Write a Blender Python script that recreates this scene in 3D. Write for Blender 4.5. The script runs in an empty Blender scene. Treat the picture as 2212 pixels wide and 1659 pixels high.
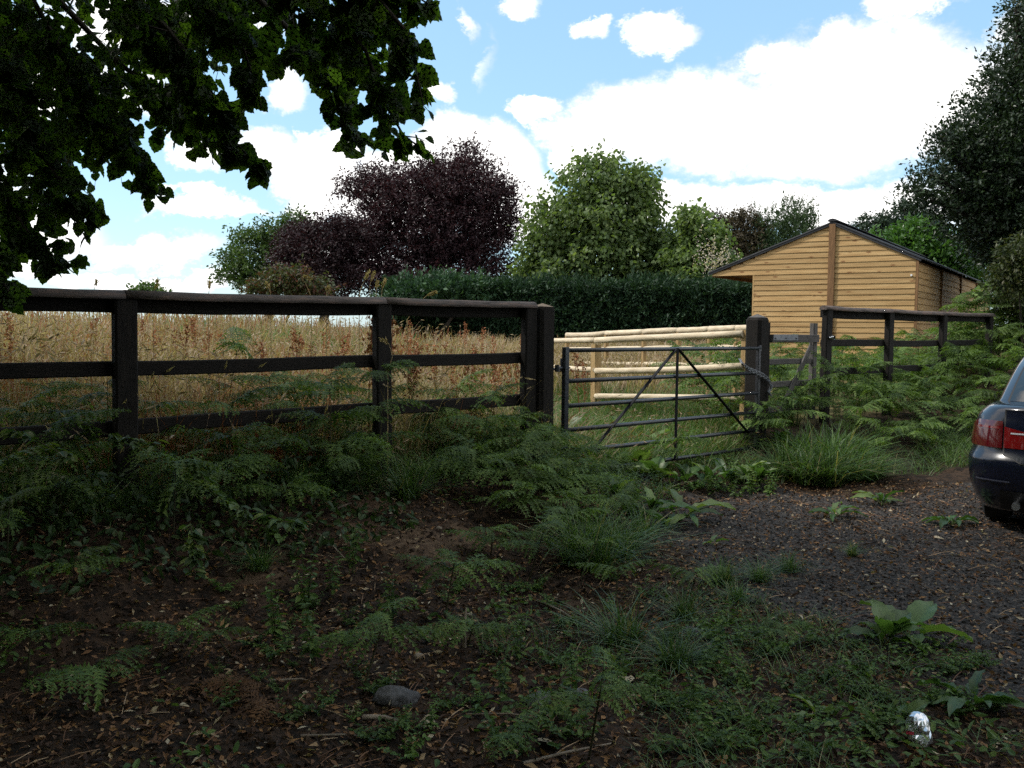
import bpy, math, random
import numpy as np
from mathutils import Vector, Matrix, Quaternion
random.seed(7); RNG = np.random.default_rng(7)
R = math.radians
S = bpy.context.scene
COL = S.collection
# ------------------------------------------------------------------ camera
EYE = Vector((0, 0, 1.6)); F = 1998.0; PITCH = R(3.4); ROLL = R(0.6)
cam_d = bpy.data.cameras.new('camera'); cam = bpy.data.objects.new('camera', cam_d); COL.objects.link(cam)
cam_d.sensor_width = 36; cam_d.lens = F / 2212 * 36; cam_d.clip_end = 3000; cam_d.clip_start = 0.05
CAMROT = Matrix.Rotation(R(90) - PITCH, 3, 'X') @ Matrix.Rotation(ROLL, 3, 'Z')
cam.matrix_world = Matrix.Translation(EYE) @ CAMROT.to_4x4()
S.camera = cam
# ------------------------------------------------------------------ light
SUN_EL, SUN_AZ = R(50), R(-84)          # azimuth from +Y towards +X
SKY_STRENGTH = 0.10
sd = bpy.data.lights.new('sun', 'SUN'); sun = bpy.data.objects.new('sun', sd); COL.objects.link(sun)
sd.energy = 3.2; sd.angle = R(4); sd.color = (1, .95, .87)
sdir = Vector((math.sin(SUN_AZ) * math.cos(SUN_EL), math.cos(SUN_AZ) * math.cos(SUN_EL), math.sin(SUN_EL)))
sun.rotation_euler = sdir.to_track_quat('Z', 'Y').to_euler()
S.view_settings.view_transform = 'Standard'; S.view_settings.look = 'None'
S.view_settings.exposure = 0.4; S.view_settings.gamma = 1; S.view_settings.use_curve_mapping = False
S.render.engine = 'CYCLES'
S.cycles.max_bounces = 6; S.cycles.diffuse_bounces = 3; S.cycles.glossy_bounces = 3
S.cycles.transmission_bounces = 5; S.cycles.transparent_max_bounces = 8
S.cycles.use_denoising = False; S.cycles.sample_clamp_indirect = 3.0; S.cycles.denoiser = 'OPENIMAGEDENOISE'; S.cycles.denoising_input_passes = 'RGB_ALBEDO_NORMAL'
S.cycles.caustics_reflective = False; S.cycles.caustics_refractive = False

# ------------------------------------------------------------------ projection helpers (photo coordinates, 2212 px wide)
def ray(px, py):
    v = Vector(((px - 1106) / F, (829.5 - py) / F, -1.0))
    return CAMROT @ v
def P(px, py, Y):
    r = ray(px, py); return EYE + r * (Y / r.y)
_ci = np.array(CAMROT.inverted())
def proj(p):
    q = (np.asarray(p, float) - np.array(EYE)) @ _ci.T
    z = np.minimum(q[..., 2], -1e-3)
    return np.where(q[..., 2] < -0.02, 1106 - F * q[..., 0] / z, 1e6), 829.5 + F * q[..., 1] / z

# ------------------------------------------------------------------ world
def build_world():
    w = bpy.data.worlds.new('World'); S.world = w; w.use_nodes = True
    nt = w.node_tree; N = nt.nodes; L = nt.links; N.clear()
    def math_(op, a, b=None, c=None, clamp=False):
        n = N.new('ShaderNodeMath'); n.operation = op; n.use_clamp = clamp
        for i, v in enumerate((a, b, c)):
            if v is None: continue
            if isinstance(v, (int, float)): n.inputs[i].default_value = v
            else: L.new(v, n.inputs[i])
        return n.outputs[0]
    out = N.new('ShaderNodeOutputWorld'); bg = N.new('ShaderNodeBackground')
    sky = N.new('ShaderNodeTexSky'); sky.sky_type = 'NISHITA'; sky.sun_disc = False
    sky.sun_elevation = SUN_EL; sky.sun_rotation = SUN_AZ; sky.altitude = 60; sky.air_density = 1.0; sky.dust_density = 0.6; sky.ozone_density = 1.2
    tc = N.new('ShaderNodeTexCoord')
    sep = N.new('ShaderNodeSeparateXYZ'); L.new(tc.outputs['Generated'], sep.inputs[0])
    def noise(scale, detail, rough=.55, off=(0, 0, 0), zs=1.0):
        m = N.new('ShaderNodeMapping'); L.new(tc.outputs['Generated'], m.inputs[0]); m.inputs['Location'].default_value = off; m.inputs['Scale'].default_value = (1, 1, zs)
        n = N.new('ShaderNodeTexNoise'); L.new(m.outputs[0], n.inputs[0]); n.inputs['Scale'].default_value = scale; n.inputs['Detail'].default_value = detail; n.inputs['Roughness'].default_value = rough
        return n.outputs[0]
    n1 = noise(9, 11, .66, (0, 0, 0), 1.4); n2 = noise(9, 11, .66, (5.2, 1.3, 2.7), 1.4); n3 = noise(3.4, 8, .6, (2, 9, 4), 1.8)
    az = math_('ARCTAN2', sep.outputs[0], sep.outputs[1]); el = math_('ARCSINE', sep.outputs[2])
    az = math_('ADD', az, math_('MULTIPLY', math_('SUBTRACT', n1, .5), .115))
    el = math_('ADD', el, math_('MULTIPLY', math_('SUBTRACT', n2, .5), .10))
    # cloud lobes seen in the photograph: px, py, half width, half height, weight
    lobes = [(1560, 270, 330, 105, 1), (1850, 215, 330, 130, 1), (1790, 110, 60, 50, 1), (1640, 140, 60, 36, .9), (2090, 250, 150, 95, 1), (1400, 270, 140, 70, 1), (1290, 320, 80, 45, .9),
             (1620, 330, 180, 40, .9), (1720, 455, 340, 52, 1), (1450, 440, 120, 36, .8), (2050, 440, 160, 56, .9), (2470, 300, 260, 200, 1), (1960, 330, 60, 20, .5),
             (1435, 68, 62, 34, .85), (1285, 84, 34, 18, .5), (1300, 70, 30, 12, .5), (1168, 238, 44, 24, .8), (1120, 4, 50, 20, .6), (1000, 34, 18, 40, .5), (1960, 2, 90, 24, .85), (2170, 40, 55, 40, .7), (1900, 70, 30, 10, .4),
             (1075, 370, 95, 90, 1), (980, 330, 100, 80, 1), (1110, 440, 110, 80, 1), (870, 420, 160, 90, 1), (680, 380, 110, 75, .95), (600, 190, 48, 40, .85), (560, 330, 68, 56, .95), (455, 330, 60, 40, .85), (720, 330, 70, 40, .8), (645, 300, 24, 14, .6),
             (440, 440, 130, 26, .95), (680, 450, 110, 34, .9), (940, 200, 36, 32, .85), (300, 535, 150, 32, .9), (60, 500, 130, 60, .9), (250, 600, 210, 22, .9), (440, 610, 60, 22, .8), (-350, 420, 300, 130, 1), (120, 180, 200, 70, .8), (330, 40, 240, 50, .8), (760, 560, 200, 30, .7), (1040, 100, 14, 50, .25)]
    acc = None
    for px, py, hw, hh, wt in lobes:
        r = ray(px, py).normalized(); a0 = math.atan2(r.x, r.y); e0 = math.asin(r.z)
        da = math_('DIVIDE', math_('SUBTRACT', az, a0), hw / F * 1.12); de = math_('DIVIDE', math_('SUBTRACT', el, e0), hh / F * 1.12)
        q = math_('ADD', math_('MULTIPLY', da, da), math_('MULTIPLY', de, de))
        v = math_('MULTIPLY', math_('SUBTRACT', 1.0, q), wt)
        acc = v if acc is None else math_('MAXIMUM', acc, v)
    # the rest of the sky carries the same kind of broken cloud
    front = N.new('ShaderNodeMapRange'); L.new(sep.outputs[1], front.inputs[0]); front.inputs[1].default_value = .80; front.inputs[2].default_value = .60
    gen = math_('SUBTRACT', math_('MULTIPLY', math_('SUBTRACT', n3, .42), 5.0), math_('MULTIPLY', math_('SUBTRACT', 1.0, front.outputs[0]), 6.0))
    dens = math_('MAXIMUM', acc, gen)
    dens = math_('ADD', dens, math_('MULTIPLY', math_('SUBTRACT', n1, .5), 2.3))
    mr = N.new('ShaderNodeMapRange'); mr.interpolation_type = 'SMOOTHSTEP'; L.new(dens, mr.inputs[0]); mr.inputs[1].default_value = -.22; mr.inputs[2].default_value = .62
    core = N.new('ShaderNodeMapRange'); L.new(math_('ADD', dens, math_('MULTIPLY', math_('SUBTRACT', n1, .5), 1.6)), core.inputs[0]); core.inputs[1].default_value = -.35; core.inputs[2].default_value = .65
    cc = N.new('ShaderNodeMix'); cc.data_type = 'RGBA'; L.new(core.outputs[0], cc.inputs[0]); cc.inputs[6].default_value = (6.4, 6.6, 7.1, 1); cc.inputs[7].default_value = (12.8, 12.6, 12.3, 1)
    mix = N.new('ShaderNodeMix'); mix.data_type = 'RGBA'; L.new(mr.outputs[0], mix.inputs[0])
    sk = N.new('ShaderNodeMix'); sk.data_type = 'RGBA'; sk.blend_type = 'MULTIPLY'; sk.inputs[0].default_value = 1; L.new(sky.outputs[0], sk.inputs[6]); sk.inputs[7].default_value = (.78, .80, .82, 1)
    # thin veil of high cloud near the horizon
    veil = N.new('ShaderNodeMix'); veil.data_type = 'RGBA'; veil.blend_type = 'ADD'; veil.inputs[0].default_value = 1; L.new(sk.outputs[2], veil.inputs[6]); veil.inputs[7].default_value = (1.75, 3.15, 4.1, 1)
    L.new(veil.outputs[2], mix.inputs[6]); L.new(cc.outputs[2], mix.inputs[7])
    L.new(mix.outputs[2], bg.inputs[0]); bg.inputs[1].default_value = SKY_STRENGTH
    L.new(bg.outputs[0], out.inputs[0])
build_world()

# ------------------------------------------------------------------ noise in numpy
def _h(ix, iy, seed):
    n = (ix.astype(np.int64) * 374761393 + iy.astype(np.int64) * 668265263 + seed * 974634777) & 0x7fffffff
    n = ((n ^ (n >> 13)) * 1274126177) & 0x7fffffff
    return ((n ^ (n >> 16)) & 0xffff) / 65535.0
def vnoise(x, y, seed=0):
    x = np.asarray(x, float); y = np.asarray(y, float)
    ix = np.floor(x); iy = np.floor(y); fx = x - ix; fy = y - iy
    fx = fx * fx * (3 - 2 * fx); fy = fy * fy * (3 - 2 * fy)
    a = _h(ix, iy, seed); b = _h(ix + 1, iy, seed); c = _h(ix, iy + 1, seed); d = _h(ix + 1, iy + 1, seed)
    return (a * (1 - fx) + b * fx) * (1 - fy) + (c * (1 - fx) + d * fx) * fy
def fbm(x, y, seed=0, oct=4):
    s = 0; a = .5
    for o in range(oct):
        s = s + a * (vnoise(np.asarray(x) * 2 ** o, np.asarray(y) * 2 ** o, seed + o) - .5); a *= .5
    return s
def sstep(x, a, b):
    t = np.clip((np.asarray(x, float) - a) / (b - a), 0, 1); return t * t * (3 - 2 * t)

# ------------------------------------------------------------------ fence line frame
P2 = np.array([-1.04, 7.4]); UA = R(47.5); U = np.array([math.sin(UA), math.cos(UA)]); NN = np.array([math.cos(UA), -math.sin(UA)])
def sd_(x, y):
    dx = np.asarray(x, float) - P2[0]; dy = np.asarray(y, float) - P2[1]
    return dx * U[0] + dy * U[1], dx * NN[0] + dy * NN[1]
def W3(s, d, z): return Vector((P2[0] + s * U[0] + d * NN[0], P2[1] + s * U[1] + d * NN[1], z))
def on_plane(px, py, d=0.0):
    r = ray(px, py); n = Vector((NN[0], NN[1], 0)); o = W3(0, d, 0)
    t = (o - EYE).dot(n) / r.dot(n); p = EYE + r * t
    s, _ = sd_(p.x, p.y); return float(s), p.z

def Hs(x, y):
    x = np.asarray(x, float); y = np.asarray(y, float); s, d = sd_(x, y)
    gate = sstep(s, 1.3, 2.4) * (1 - sstep(s, 4.9, 5.7))
    crest = .42 * (1 - gate) + .05 * gate
    foot = np.where(s < 3.5, 1.9 + .35 * fbm(x * .7, y * .7, 5), 1.55 + .6 * fbm(x * .6, y * .6, 9))
    t = np.clip((d - .12) / (foot - .12), 0, 1)
    bank = crest * (1 - sstep(t, 0, 1))
    fld = .12 + .075 * np.clip(-(x - 1.6), 0, 20) + .3 * sstep(s, 5, 6.6) * 1 + .010 * np.clip(y - 10, 0, 60) + .05 * np.clip(x - 6, 0, 10)
    fld = np.minimum(fld, 1.62)
    k = sstep(-d, .0, 1.2)
    z = np.where(d > 0, bank, crest * (1 - k) + fld * k)
    rb = .75 * sstep(x - .30 * y, 1.9, 4.4) * sstep(y, 10, 13.5)
    return z + rb
def H(x, y):
    x = np.asarray(x, float); y = np.asarray(y, float); s, d = sd_(x, y)
    on_bank = sstep(d, -.2, .3) * (1 - sstep(d, 1.6, 2.6))
    rough = .03 + .09 * on_bank
    near = 1 - sstep(np.hypot(x, y), 14, 30)
    return Hs(x, y) + near * (rough * fbm(x * 1.7, y * 1.7, 21, 4) * 1.6 + .085 * on_bank * fbm(x * 5.2, y * 5.2, 23, 3)) + near * .02 * fbm(x * 9, y * 9, 31, 2) + (1 - near) * .1 * fbm(x * .1, y * .1, 3, 2)
def G(px, py):
    """ground point seen at a pixel"""
    r = ray(px, py); t = .6
    last = 0
    while t < 120:
        p = EYE + r * t
        if p.z < float(H(p.x, p.y)):
            a, b = last, t
            for _ in range(18):
                m = (a + b) / 2; q = EYE + r * m
                if q.z < float(H(q.x, q.y)): b = m
                else: a = m
            p = EYE + r * b; return Vector((p.x, p.y, float(H(p.x, p.y))))
        last = t; t *= 1.03
    return EYE + r * 60
def onground(x, y, dz=0.0): return Vector((x, y, float(H(x, y)) + dz))

# ------------------------------------------------------------------ materials
MATS = {}
def _mat(name):
    m = bpy.data.materials.new(name); m.use_nodes = True; MATS[name] = m
    nt = m.node_tree; b = nt.nodes['Principled BSDF']; return m, nt, nt.nodes, nt.links, b
def ramp(N, stops):
    r = N.new('ShaderNodeValToRGB'); e = r.color_ramp.elements
    while len(e) < len(stops): e.new(.5)
    for el, (p, c) in zip(e, stops): el.position = p; el.color = (*c, 1)
    return r
def nmat(name, stops, scale=6, rough=.8, bump=.0, stretch=(1, 1, 1), detail=6, spec=.3, metal=0, rnd=.25, coat=0, bscale=None):
    m, nt, N, L, b = _mat(name)
    tc = N.new('ShaderNodeTexCoord'); mp = N.new('ShaderNodeMapping'); mp.inputs['Scale'].default_value = stretch
    oi = N.new('ShaderNodeObjectInfo'); add = N.new('ShaderNodeVectorMath'); add.operation = 'ADD'
    mul = N.new('ShaderNodeMath'); mul.operation = 'MULTIPLY'; mul.inputs[1].default_value = 37.0
    L.new(oi.outputs['Random'], mul.inputs[0]); L.new(tc.outputs['Object'], add.inputs[0]); L.new(mul.outputs[0], add.inputs[1]); L.new(add.outputs[0], mp.inputs[0])
    n = N.new('ShaderNodeTexNoise'); n.inputs['Scale'].default_value = scale; n.inputs['Detail'].default_value = detail; n.inputs['Roughness'].default_value = .6; L.new(mp.outputs[0], n.inputs[0])
    r = ramp(N, stops); L.new(n.outputs[0], r.inputs[0])
    hv = N.new('ShaderNodeHueSaturation'); mr = N.new('ShaderNodeMapRange'); L.new(oi.outputs['Random'], mr.inputs[0]); mr.inputs[3].default_value = 1 - rnd; mr.inputs[4].default_value = 1 + rnd
    L.new(mr.outputs[0], hv.inputs['Value']); L.new(r.outputs[0], hv.inputs['Color']); L.new(hv.outputs[0], b.inputs['Base Color'])
    b.inputs['Roughness'].default_value = rough; b.inputs['Specular IOR Level'].default_value = spec; b.inputs['Metallic'].default_value = metal; b.inputs['Coat Weight'].default_value = coat
    if bump:
        bn = N.new('ShaderNodeBump'); bn.inputs['Strength'].default_value = bump; bn.inputs['Distance'].default_value = .02
        n2 = N.new('ShaderNodeTexNoise'); n2.inputs['Scale'].default_value = bscale or scale * 3; n2.inputs['Detail'].default_value = 5; L.new(mp.outputs[0], n2.inputs[0]); L.new(n2.outputs[0], bn.inputs['Height']); L.new(bn.outputs[0], b.inputs['Normal'])
    return m
def leafmat(name, stops, trans=.3, rough=.5, spec=.3, rnd=.2, tcol=None):
    m, nt, N, L, b = _mat(name)
    at = N.new('ShaderNodeAttribute'); at.attribute_name = 'tint'
    r = ramp(N, stops); L.new(at.outputs['Fac'], r.inputs[0])
    oi = N.new('ShaderNodeObjectInfo'); hv = N.new('ShaderNodeHueSaturation'); mr = N.new('ShaderNodeMapRange'); L.new(oi.outputs['Random'], mr.inputs[0]); mr.inputs[3].default_value = 1 - rnd; mr.inputs[4].default_value = 1 + rnd
    L.new(mr.outputs[0], hv.inputs['Value']); L.new(r.outputs[0], hv.inputs['Color']); L.new(hv.outputs[0], b.inputs['Base Color'])
    b.inputs['Roughness'].default_value = rough; b.inputs['Specular IOR Level'].default_value = spec
    tr = N.new('ShaderNodeBsdfTranslucent'); gm = N.new('ShaderNodeMix'); gm.data_type = 'RGBA'; gm.blend_type = 'MULTIPLY'; gm.inputs[0].default_value = 1
    L.new(hv.outputs[0], gm.inputs[6]); gm.inputs[7].default_value = (*(tcol or (1.6, 1.7, .7)), 1); L.new(gm.outputs[2], tr.inputs[0])
    ms = N.new('ShaderNodeMixShader'); ms.inputs[0].default_value = trans; L.new(b.outputs[0], ms.inputs[1]); L.new(tr.outputs[0], ms.inputs[2])
    L.new(ms.outputs[0], N['Material Output'].inputs[0])
    return m
def plain(name, c, rough=.5, metal=0, spec=.5, coat=0, alpha=1, trans=0):
    m, nt, N, L, b = _mat(name)
    b.inputs['Base Color'].default_value = (*c, 1); b.inputs['Roughness'].default_value = rough; b.inputs['Metallic'].default_value = metal; b.inputs['Specular IOR Level'].default_value = spec
    b.inputs['Coat Weight'].default_value = coat; b.inputs['Coat Roughness'].default_value = .02; b.inputs['Transmission Weight'].default_value = trans
    return m

# ------------------------------------------------------------------ object helpers
def link(o): COL.objects.link(o); return o
def tag(o, label=None, cat=None, group=None, kind=None):
    for k, v in (('label', label), ('category', cat), ('group', group), ('kind', kind)):
        if v: o[k] = v
    return o
def thing(name, label, cat, loc, group=None, rotz=0.0):
    o = bpy.data.objects.new(name, None); o.empty_display_size = .1; link(o); o.location = loc; o.rotation_euler = (0, 0, rotz)
    return tag(o, label, cat, group)
def mesh_np(name, V, faces, mat=None, tint=None, smooth=False):
    """faces: list of int arrays (M,k)"""
    me = bpy.data.meshes.new(name); V = np.asarray(V, np.float32)
    me.vertices.add(len(V)); me.vertices.foreach_set('co', V.ravel())
    faces = [np.asarray(f, np.int32) for f in faces if len(f)]
    tot = sum(f.size for f in faces); npoly = sum(len(f) for f in faces)
    me.loops.add(tot); me.loops.foreach_set('vertex_index', np.concatenate([f.ravel() for f in faces]))
    me.polygons.add(npoly)
    ls = []; st = 0
    for f in faces:
        ls.append(st + np.arange(len(f)) * f.shape[1]); st += f.size
    me.polygons.foreach_set('loop_start', np.concatenate(ls).astype(np.int32))
    me.polygons.foreach_set('use_smooth', np.full(npoly, bool(smooth)))
    if tint is not None:
        a = me.attributes.new('tint', 'FLOAT', 'POINT'); a.data.foreach_set('value', np.asarray(tint, np.float32))
    me.update(calc_edges=True); me.validate()
    if mat is not None: me.materials.append(mat)
    return me
def obj(name, me, parent=None, M=None):
    o = bpy.data.objects.new(name, me); link(o)
    if parent is not None:
        o.parent = parent
        o.matrix_local = (wm(parent).inverted() @ M) if M is not None else Matrix.Identity(4)
    elif M is not None: o.matrix_world = M
    return o
def wm(o):
    m = o.matrix_basis.copy()
    while o.parent is not None:
        o = o.parent; m = o.matrix_basis @ m
    return m
def frame(p0, p1, up=(0, 0, 1)):
    x = (Vector(p1) - Vector(p0)); l = x.length; x.normalize(); u = Vector(up)
    if abs(x.dot(u)) > .99: u = Vector((0, 1, 0))
    y = u.cross(x).normalized(); z = x.cross(y)
    m = Matrix((x, y, z)).transposed().to_4x4(); m.translation = Vector(p0); return m, l
def prof_box(w, h, c=.006):
    a, b = w / 2, h / 2
    return [(-a + c, -b), (a - c, -b), (a, -b + c), (a, b - c), (a - c, b), (-a + c, b), (-a, b - c), (-a, -b + c)]
def prof_half(w, h, n=7): return [(w / 2 * math.cos(math.pi * i / (n - 1)), h * math.sin(math.pi * i / (n - 1))) for i in range(n)]
def prof_round(r, n=10): return [(r * math.cos(2 * math.pi * i / n), r * math.sin(2 * math.pi * i / n)) for i in range(n)]
def extr(name, prof, length, mat, segs=1, jit=0.0, smooth=False, taper=1.0, bow=0.0):
    k = len(prof); V = []; rr = random.Random(hash(name) % 99 + len(bpy.data.meshes))
    for i in range(segs + 1):
        t = i / segs; s = 1 + (taper - 1) * t; j = (rr.uniform(-jit, jit), rr.uniform(-jit, jit)); sw = 1 + rr.uniform(-jit, jit) * 3
        b = bow * 4 * t * (1 - t)
        for (y, z) in prof: V.append((length * t, (y * sw) * s + j[0], z * s * sw + j[1] + b))
    Q = [(i * k + a, i * k + (a + 1) % k, (i + 1) * k + (a + 1) % k, (i + 1) * k + a) for i in range(segs) for a in range(k)]
    me = mesh_np(name, V, [np.array(Q)[:, ::-1] if False else np.array(Q), np.array([list(range(k))[::-1]]), np.array([[segs * k + a for a in range(k)]])], mat)
    if smooth:
        for p in me.polygons:
            if len(p.vertices) == 4: p.use_smooth = True
    return me
def beam(name, parent, p0, p1, prof, mat, up=(0, 0, 1), segs=1, jit=0.0, smooth=False, taper=1.0, bow=0.0):
    M, l = frame(p0, p1, up)
    return obj(name, extr(name, prof, l, mat, segs, jit, smooth, taper, bow), parent, M)
def tube_np(pts, radii, n=7):
    pts = [Vector(p) for p in pts]; V = []; Q = []
    for i, p in enumerate(pts):
        t = (pts[min(i + 1, len(pts) - 1)] - pts[max(i - 1, 0)]).normalized()
        a = t.cross(Vector((.3, .2, 1))).normalized() if abs(t.z) < .95 else t.cross(Vector((1, 0, 0))).normalized()
        b = t.cross(a)
        for k in range(n):
            an = 2 * math.pi * k / n; V.append(p + (a * math.cos(an) + b * math.sin(an)) * radii[i])
    for i in range(len(pts) - 1):
        for k in range(n): Q.append((i * n + k, i * n + (k + 1) % n, (i + 1) * n + (k + 1) % n, (i + 1) * n + k))
    return [tuple(v) for v in V], Q
class Geo:
    def __init__(self): self.V = []; self.F = {}; self.T = []; self.n = 0
    def add(self, V, F, tint=.5):
        V = np.asarray(V, np.float32).reshape(-1, 3); F = np.asarray(F, np.int32)
        self.F.setdefault(F.shape[1], []).append(F + self.n); self.V.append(V); self.n += len(V)
        self.T.append(np.broadcast_to(np.asarray(tint, np.float32), (len(V),)))
    def tube(self, pts, radii, n=6, tint=.5): v, q = tube_np(pts, radii, n); self.add(v, q, tint)
    def mesh(self, name, mat, smooth=False):
        return mesh_np(name, np.concatenate(self.V), [np.concatenate(f) for f in self.F.values()], mat, np.concatenate(self.T), smooth)
def unit(v): return v / np.maximum(np.linalg.norm(v, axis=-1, keepdims=True), 1e-9)
def rvec(n): return unit(RNG.normal(size=(n, 3)))
# leaf templates: verts (x along the leaf, y across, z up), triangles / quads
T_DIAMOND = (np.array([(0, 0, 0), (.45, .5, .06), (1, 0, -.05), (.45, -.5, .06)]), np.array([(0, 1, 2, 3)]))
T_LEAF6 = (np.array([(0, 0, 0), (.28, .42, .07), (.7, .34, .03), (1, 0, -.1), (.7, -.34, .03), (.28, -.42, .07), (.5, 0, -.02)]),
           np.array([(0, 6, 1), (1, 6, 2), (2, 6, 3), (3, 6, 4), (4, 6, 5), (5, 6, 0)]))
def leaves(C, D, Nn, L, Wd, tint, T=T_DIAMOND):
    C = np.asarray(C, float); n = len(C); D = unit(D); Y = unit(np.cross(Nn, D)); Z = np.cross(D, Y)
    tv, tf = T; k = len(tv); L = np.broadcast_to(L, (n,)); Wd = np.broadcast_to(Wd, (n,))
    V = C[:, None, :] + D[:, None, :] * (tv[None, :, 0:1] * L[:, None, None]) + Y[:, None, :] * (tv[None, :, 1:2] * Wd[:, None, None]) + Z[:, None, :] * (tv[None, :, 2:3] * L[:, None, None])
    Fc = (tf[None] + (np.arange(n) * k)[:, None, None]).reshape(-1, tf.shape[1])
    return V.reshape(-1, 3), Fc, np.repeat(np.broadcast_to(tint, (n,)), k)
# ------------------------------------------------------------------ ground
GP = np.array([[p.x, p.y] for p in (EYE + ray(a, b) * (1.6 / -ray(a, b).z) for a, b in
     [(1400, 1140), (1480, 1070), (1700, 1062), (1950, 1075), (2060, 1040), (2250, 1010), (2700, 1060), (2900, 1560), (2300, 1560), (2080, 1470), (1900, 1380), (1700, 1310), (1520, 1240)])])
def poly_sd(x, y, Pg):
    x = np.asarray(x, float); y = np.asarray(y, float); dm = np.full(x.shape, 1e9); ins = np.zeros(x.shape, bool)
    for i in range(len(Pg)):
        a = Pg[i]; b = Pg[(i + 1) % len(Pg)]; e = b - a; wx = x - a[0]; wy = y - a[1]
        t = np.clip((wx * e[0] + wy * e[1]) / (e @ e), 0, 1); dm = np.minimum(dm, np.hypot(wx - t * e[0], wy - t * e[1]))
        c = ((a[1] <= y) & (b[1] > y)) | ((b[1] <= y) & (a[1] > y))
        with np.errstate(divide='ignore', invalid='ignore'): xi = a[0] + (y - a[1]) / (b[1] - a[1]) * (b[0] - a[0])
        ins ^= c & (x < xi)
    return np.where(ins, -dm, dm)
def gravel_m(x, y): return 1 - sstep(poly_sd(x, y, GP) + .9 * fbm(np.asarray(x) * 2.2, np.asarray(y) * 2.2, 55, 4), -.12, .12)
MOUND = [G(780, 1080), G(900, 1170), G(800, 1150), G(1010, 1160), G(560, 1230)]
def sand_m(x, y):
    m = 0
    for q, rr in zip(MOUND, (.33, .38, .3, .22, .22)): m = np.maximum(m, 1 - np.hypot(np.asarray(x) - q.x, np.asarray(y) - q.y) / rr)
    return sstep(m + .8 * fbm(np.asarray(x) * 3, np.asarray(y) * 3, 71, 4), .1, .5)
def axis(lo, hi, step, far, g=1.16):
    a = list(np.arange(lo, hi, step)); s = step; v = hi
    while v < far: a.append(v); s *= g; v += s
    s = step; v = lo - step
    while v > -far: a.insert(0, v); s *= g; v -= s
    return np.array(a)
def build_ground():
    ax = axis(-4.5, 6.6, .055, 900); ay = axis(2.2, 11.6, .055, 900)
    X, Y = np.meshgrid(ax, ay); Z = H(X, Y); nx, ny = len(ax), len(ay)
    V = np.stack([X, Y, Z], -1).reshape(-1, 3); i = np.arange(nx * ny).reshape(ny, nx)
    Q = np.stack([i[:-1, :-1], i[:-1, 1:], i[1:, 1:], i[1:, :-1]], -1).reshape(-1, 4)
    m, nt, N, L, b = _mat('earth')
    def att(n):
        a = N.new('ShaderNodeAttribute'); a.attribute_name = n; return a.outputs['Fac']
    def noi(s, d=6, r=.6):
        tc = N.new('ShaderNodeTexCoord'); n = N.new('ShaderNodeTexNoise'); n.inputs['Scale'].default_value = s; n.inputs['Detail'].default_value = d; n.inputs['Roughness'].default_value = r; L.new(tc.outputs['Object'], n.inputs[0]); return n.outputs[0]
    def mix(f, a, c):
        x = N.new('ShaderNodeMix'); x.data_type = 'RGBA'; L.new(f, x.inputs[0]); L.new(a, x.inputs[6]); L.new(c, x.inputs[7]); return x.outputs[2]
    soil = ramp(N, [(.32, (.007, .005, .004)), (.46, (.020, .014, .010)), (.56, (.058, .036, .023)), (.66, (.015, .010, .008)), (.78, (.072, .047, .030))]); L.new(noi(9, 10, .75), soil.inputs[0])
    sand = ramp(N, [(.32, (.016, .010, .007)), (.46, (.075, .047, .03)), (.56, (.14, .095, .06)), (.64, (.035, .022, .014)), (.76, (.11, .075, .048))]); L.new(noi(11, 10, .78), sand.inputs[0])
    vor = N.new('ShaderNodeTexVoronoi'); vor.inputs['Scale'].default_value = 62; tc = N.new('ShaderNodeTexCoord'); L.new(tc.outputs['Object'], vor.inputs[0])
    grav = ramp(N, [(0, (.010, .0095, .0095)), (.45, (.032, .030, .029)), (.75, (.062, .056, .052)), (.93, (.12, .095, .075)), (1, (.16, .14, .12))]); L.new(vor.outputs['Color'], grav.inputs[0])
    fld = ramp(N, [(.3, (.05, .06, .02)), (.5, (.11, .095, .04)), (.7, (.17, .13, .065))]); L.new(noi(1.5, 8), fld.inputs[0])
    c = mix(att('sand'), soil.outputs[0], sand.outputs[0]); c = mix(att('gravel'), c, grav.outputs[0]); c = mix(att('field'), c, fld.outputs[0])
    L.new(c, b.inputs['Base Color']); b.inputs['Roughness'].default_value = .93; b.inputs['Specular IOR Level'].default_value = .15
    bp = N.new('ShaderNodeBump'); bp.inputs['Strength'].default_value = .7; bp.inputs['Distance'].default_value = .03; L.new(noi(28, 7, .7), bp.inputs['Height']); L.new(bp.outputs[0], b.inputs['Normal'])
    me = mesh_np('ground', V, [Q], m, None, True)
    _, d = sd_(X, Y)
    for n, v in (('gravel', gravel_m(X, Y)), ('sand', sand_m(X, Y)), ('field', sstep(-d, -.1, .5))):
        a = me.attributes.new(n, 'FLOAT', 'POINT'); a.data.foreach_set('value', v.ravel().astype(np.float32))
    tag(obj('ground', me), kind='structure')
build_ground()

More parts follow.
